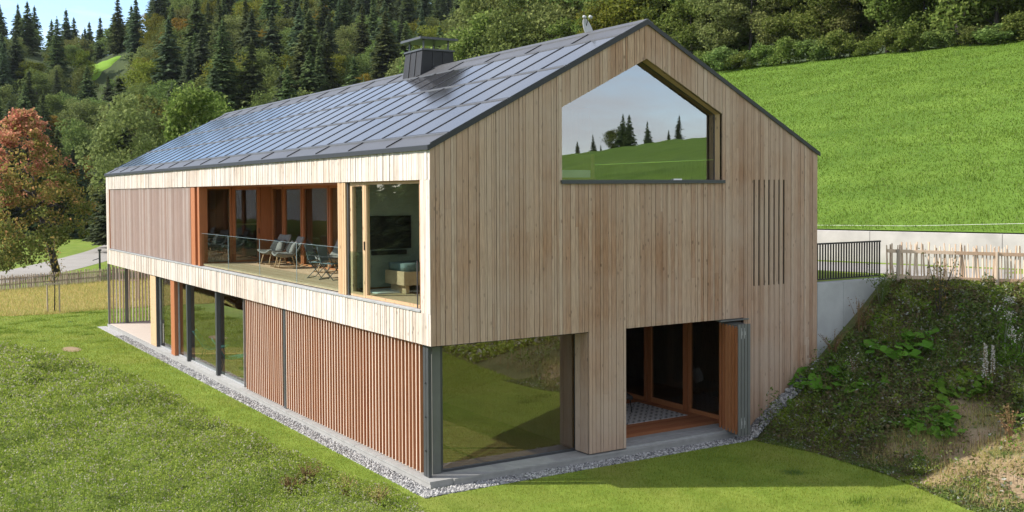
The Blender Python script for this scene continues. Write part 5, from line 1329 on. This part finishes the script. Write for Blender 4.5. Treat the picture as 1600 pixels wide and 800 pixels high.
spike(12.66, -3.85, 1.18, 1.05, L_white, 'shorter brown seed spike next to the taller one', .045, 4, .6)
def bushy(x, y, z, h, r_, m, label, n, leaf, stems=7, stem_m=None, name='wild_herb', head=None, nh=0):
    t = empty(name, (x, y, z)); tag(t, label, 'plant'); g = np.random.default_rng(n+int(abs(x)*10)); mb = MB(); C = []; H = []
    for k in range(stems):
        a_ = g.uniform(0, 6.28); q = r_*g.uniform(.2, 1); tip = np.array([math.cos(a_)*q, math.sin(a_)*q, h*g.uniform(.7, 1.05)]); mid = tip*np.array([.35, .35, .55])
        mb.tube([(tip[0]*.1, tip[1]*.1, -.05), tuple(mid), tuple(tip)], [.011, .008, .003], 5)
        s_ = g.uniform(.25, 1.0, (n//stems, 1)); C.append(mid*np.minimum(1, s_*2)+(tip-mid)*np.maximum(0, s_*2-1)+g.normal(0, leaf*1.6, (n//stems, 3)))
        if nh: H.append(tip+g.normal(0, .05, (nh//stems, 3)))
    mb.build('stem', stem_m or L_bank, t)
    C = np.concatenate(C); A, B = rand_axes(len(C), g.uniform(.6, 1.2, len(C))*leaf, .45, .3, g); obj_np('leaf', *quads(C, A, B), m, t)
    if nh:
        C = np.concatenate(H); A, B = rand_axes(len(C), g.uniform(.014, .026, len(C)), .8, .3, g); obj_np('flower_head', *quads(C, A, B), head, t)
bushy(14.0, -3.3, 1.78, 1.35, .22, L_big, 'tall thistle gone to white fluff rising above the sunny bank edge', 220, .04, 7, L_bank, 'thistle', L_white, 150)
bushy(13.9, -3.72, 1.6, .95, .3, L_big, 'shorter white fluffy thistle at the right edge of the bank', 180, .04, 7, L_bank, 'thistle', L_white, 130)
bushy(14.1, -1.6, 2.45, 1.75, .45, L_turn, 'thin bare stemmed shrub in front of the paling fence', 240, .045, 8, M_bark, 'shrub')
bushy(12.5, -.45, 2.05, 1.0, .5, L_brown, 'reddish feathery weeds against the concrete retaining wall', 420, .022, 16, L_brown)
bushy(11.6, -.4, 1.5, .8, .42, L_brown, 'dry feathery weeds where retaining wall meets the gable', 320, .02, 12, L_brown)
bushy(13.3, -.5, 2.9, .9, .5, L_bank, 'leafy dark herbs at the top corner of the bank below the railing end', 420, .035, 12)
bushy(13.6, -3.6, 1.35, .75, .62, L_big, 'bright sunlit nettle patch at the right edge of the bank', 900, .04, 26)
bushy(12.6, -4.6, .95, .6, .5, L_wild, 'sunlit green weeds below the nettle patch', 520, .035, 18)
bushy(9.15, -4.5, -.12, .32, .55, L_wild, 'low green herb cushion at the lawn edge below the bare earth', 700, .022, 22)
bushy(9.0, -5.6, -.12, .3, .5, L_wild, 'ragged green weeds at the foot of the sunny bank', 420, .022, 18)
bushy(11.2, -5.1, .45, .85, .3, L_brown, 'dry brown dock stalks on the sunny bare earth', 220, .03, 9, L_brown)
bushy(11.3, -1.2, 1.05, .75, .18, L_white, 'greyish seed heads among the butterbur in the shade', 160, .02, 7, L_brown)
for i, (x, y, h, lab) in enumerate([(-2.15, 1.35, .5, 'rusty dock stalks at the lower right of the wild meadow'), (-1.75, .35, .42, 'dry grass tuft at the meadow tip near the house corner'), (-1.5, -.5, .42, 'pale dry herbs at the bottom edge of the wild meadow'), (-2.7, .9, .45, 'second group of rusty stalks deeper in the wild meadow')]):
    bushy(x, y, float(gz(x, y)), h, .35, L_brown if i in (0, 3) else L_dry, lab, 420, .022, 18, L_brown)

# ---------------------------------------------------------------- thin autumn haze in the valley
hz = MB(); hz.box(-420, 520, -320, 820, -14, 190)
hm = bpy.data.materials.new('haze_air'); hm.use_nodes = True; hn = hm.node_tree; hn.nodes.remove(hn.nodes['Principled BSDF'])
hv = hn.nodes.new('ShaderNodeVolumePrincipled'); hv.inputs['Color'].default_value = (.80, .88, 1., 1); hv.inputs['Density'].default_value = .00005; hv.inputs['Anisotropy'].default_value = .2
hn.links.new(hv.outputs[0], hn.nodes['Material Output'].inputs['Volume'])
tag(hz.build('haze', hm), kind='stuff')
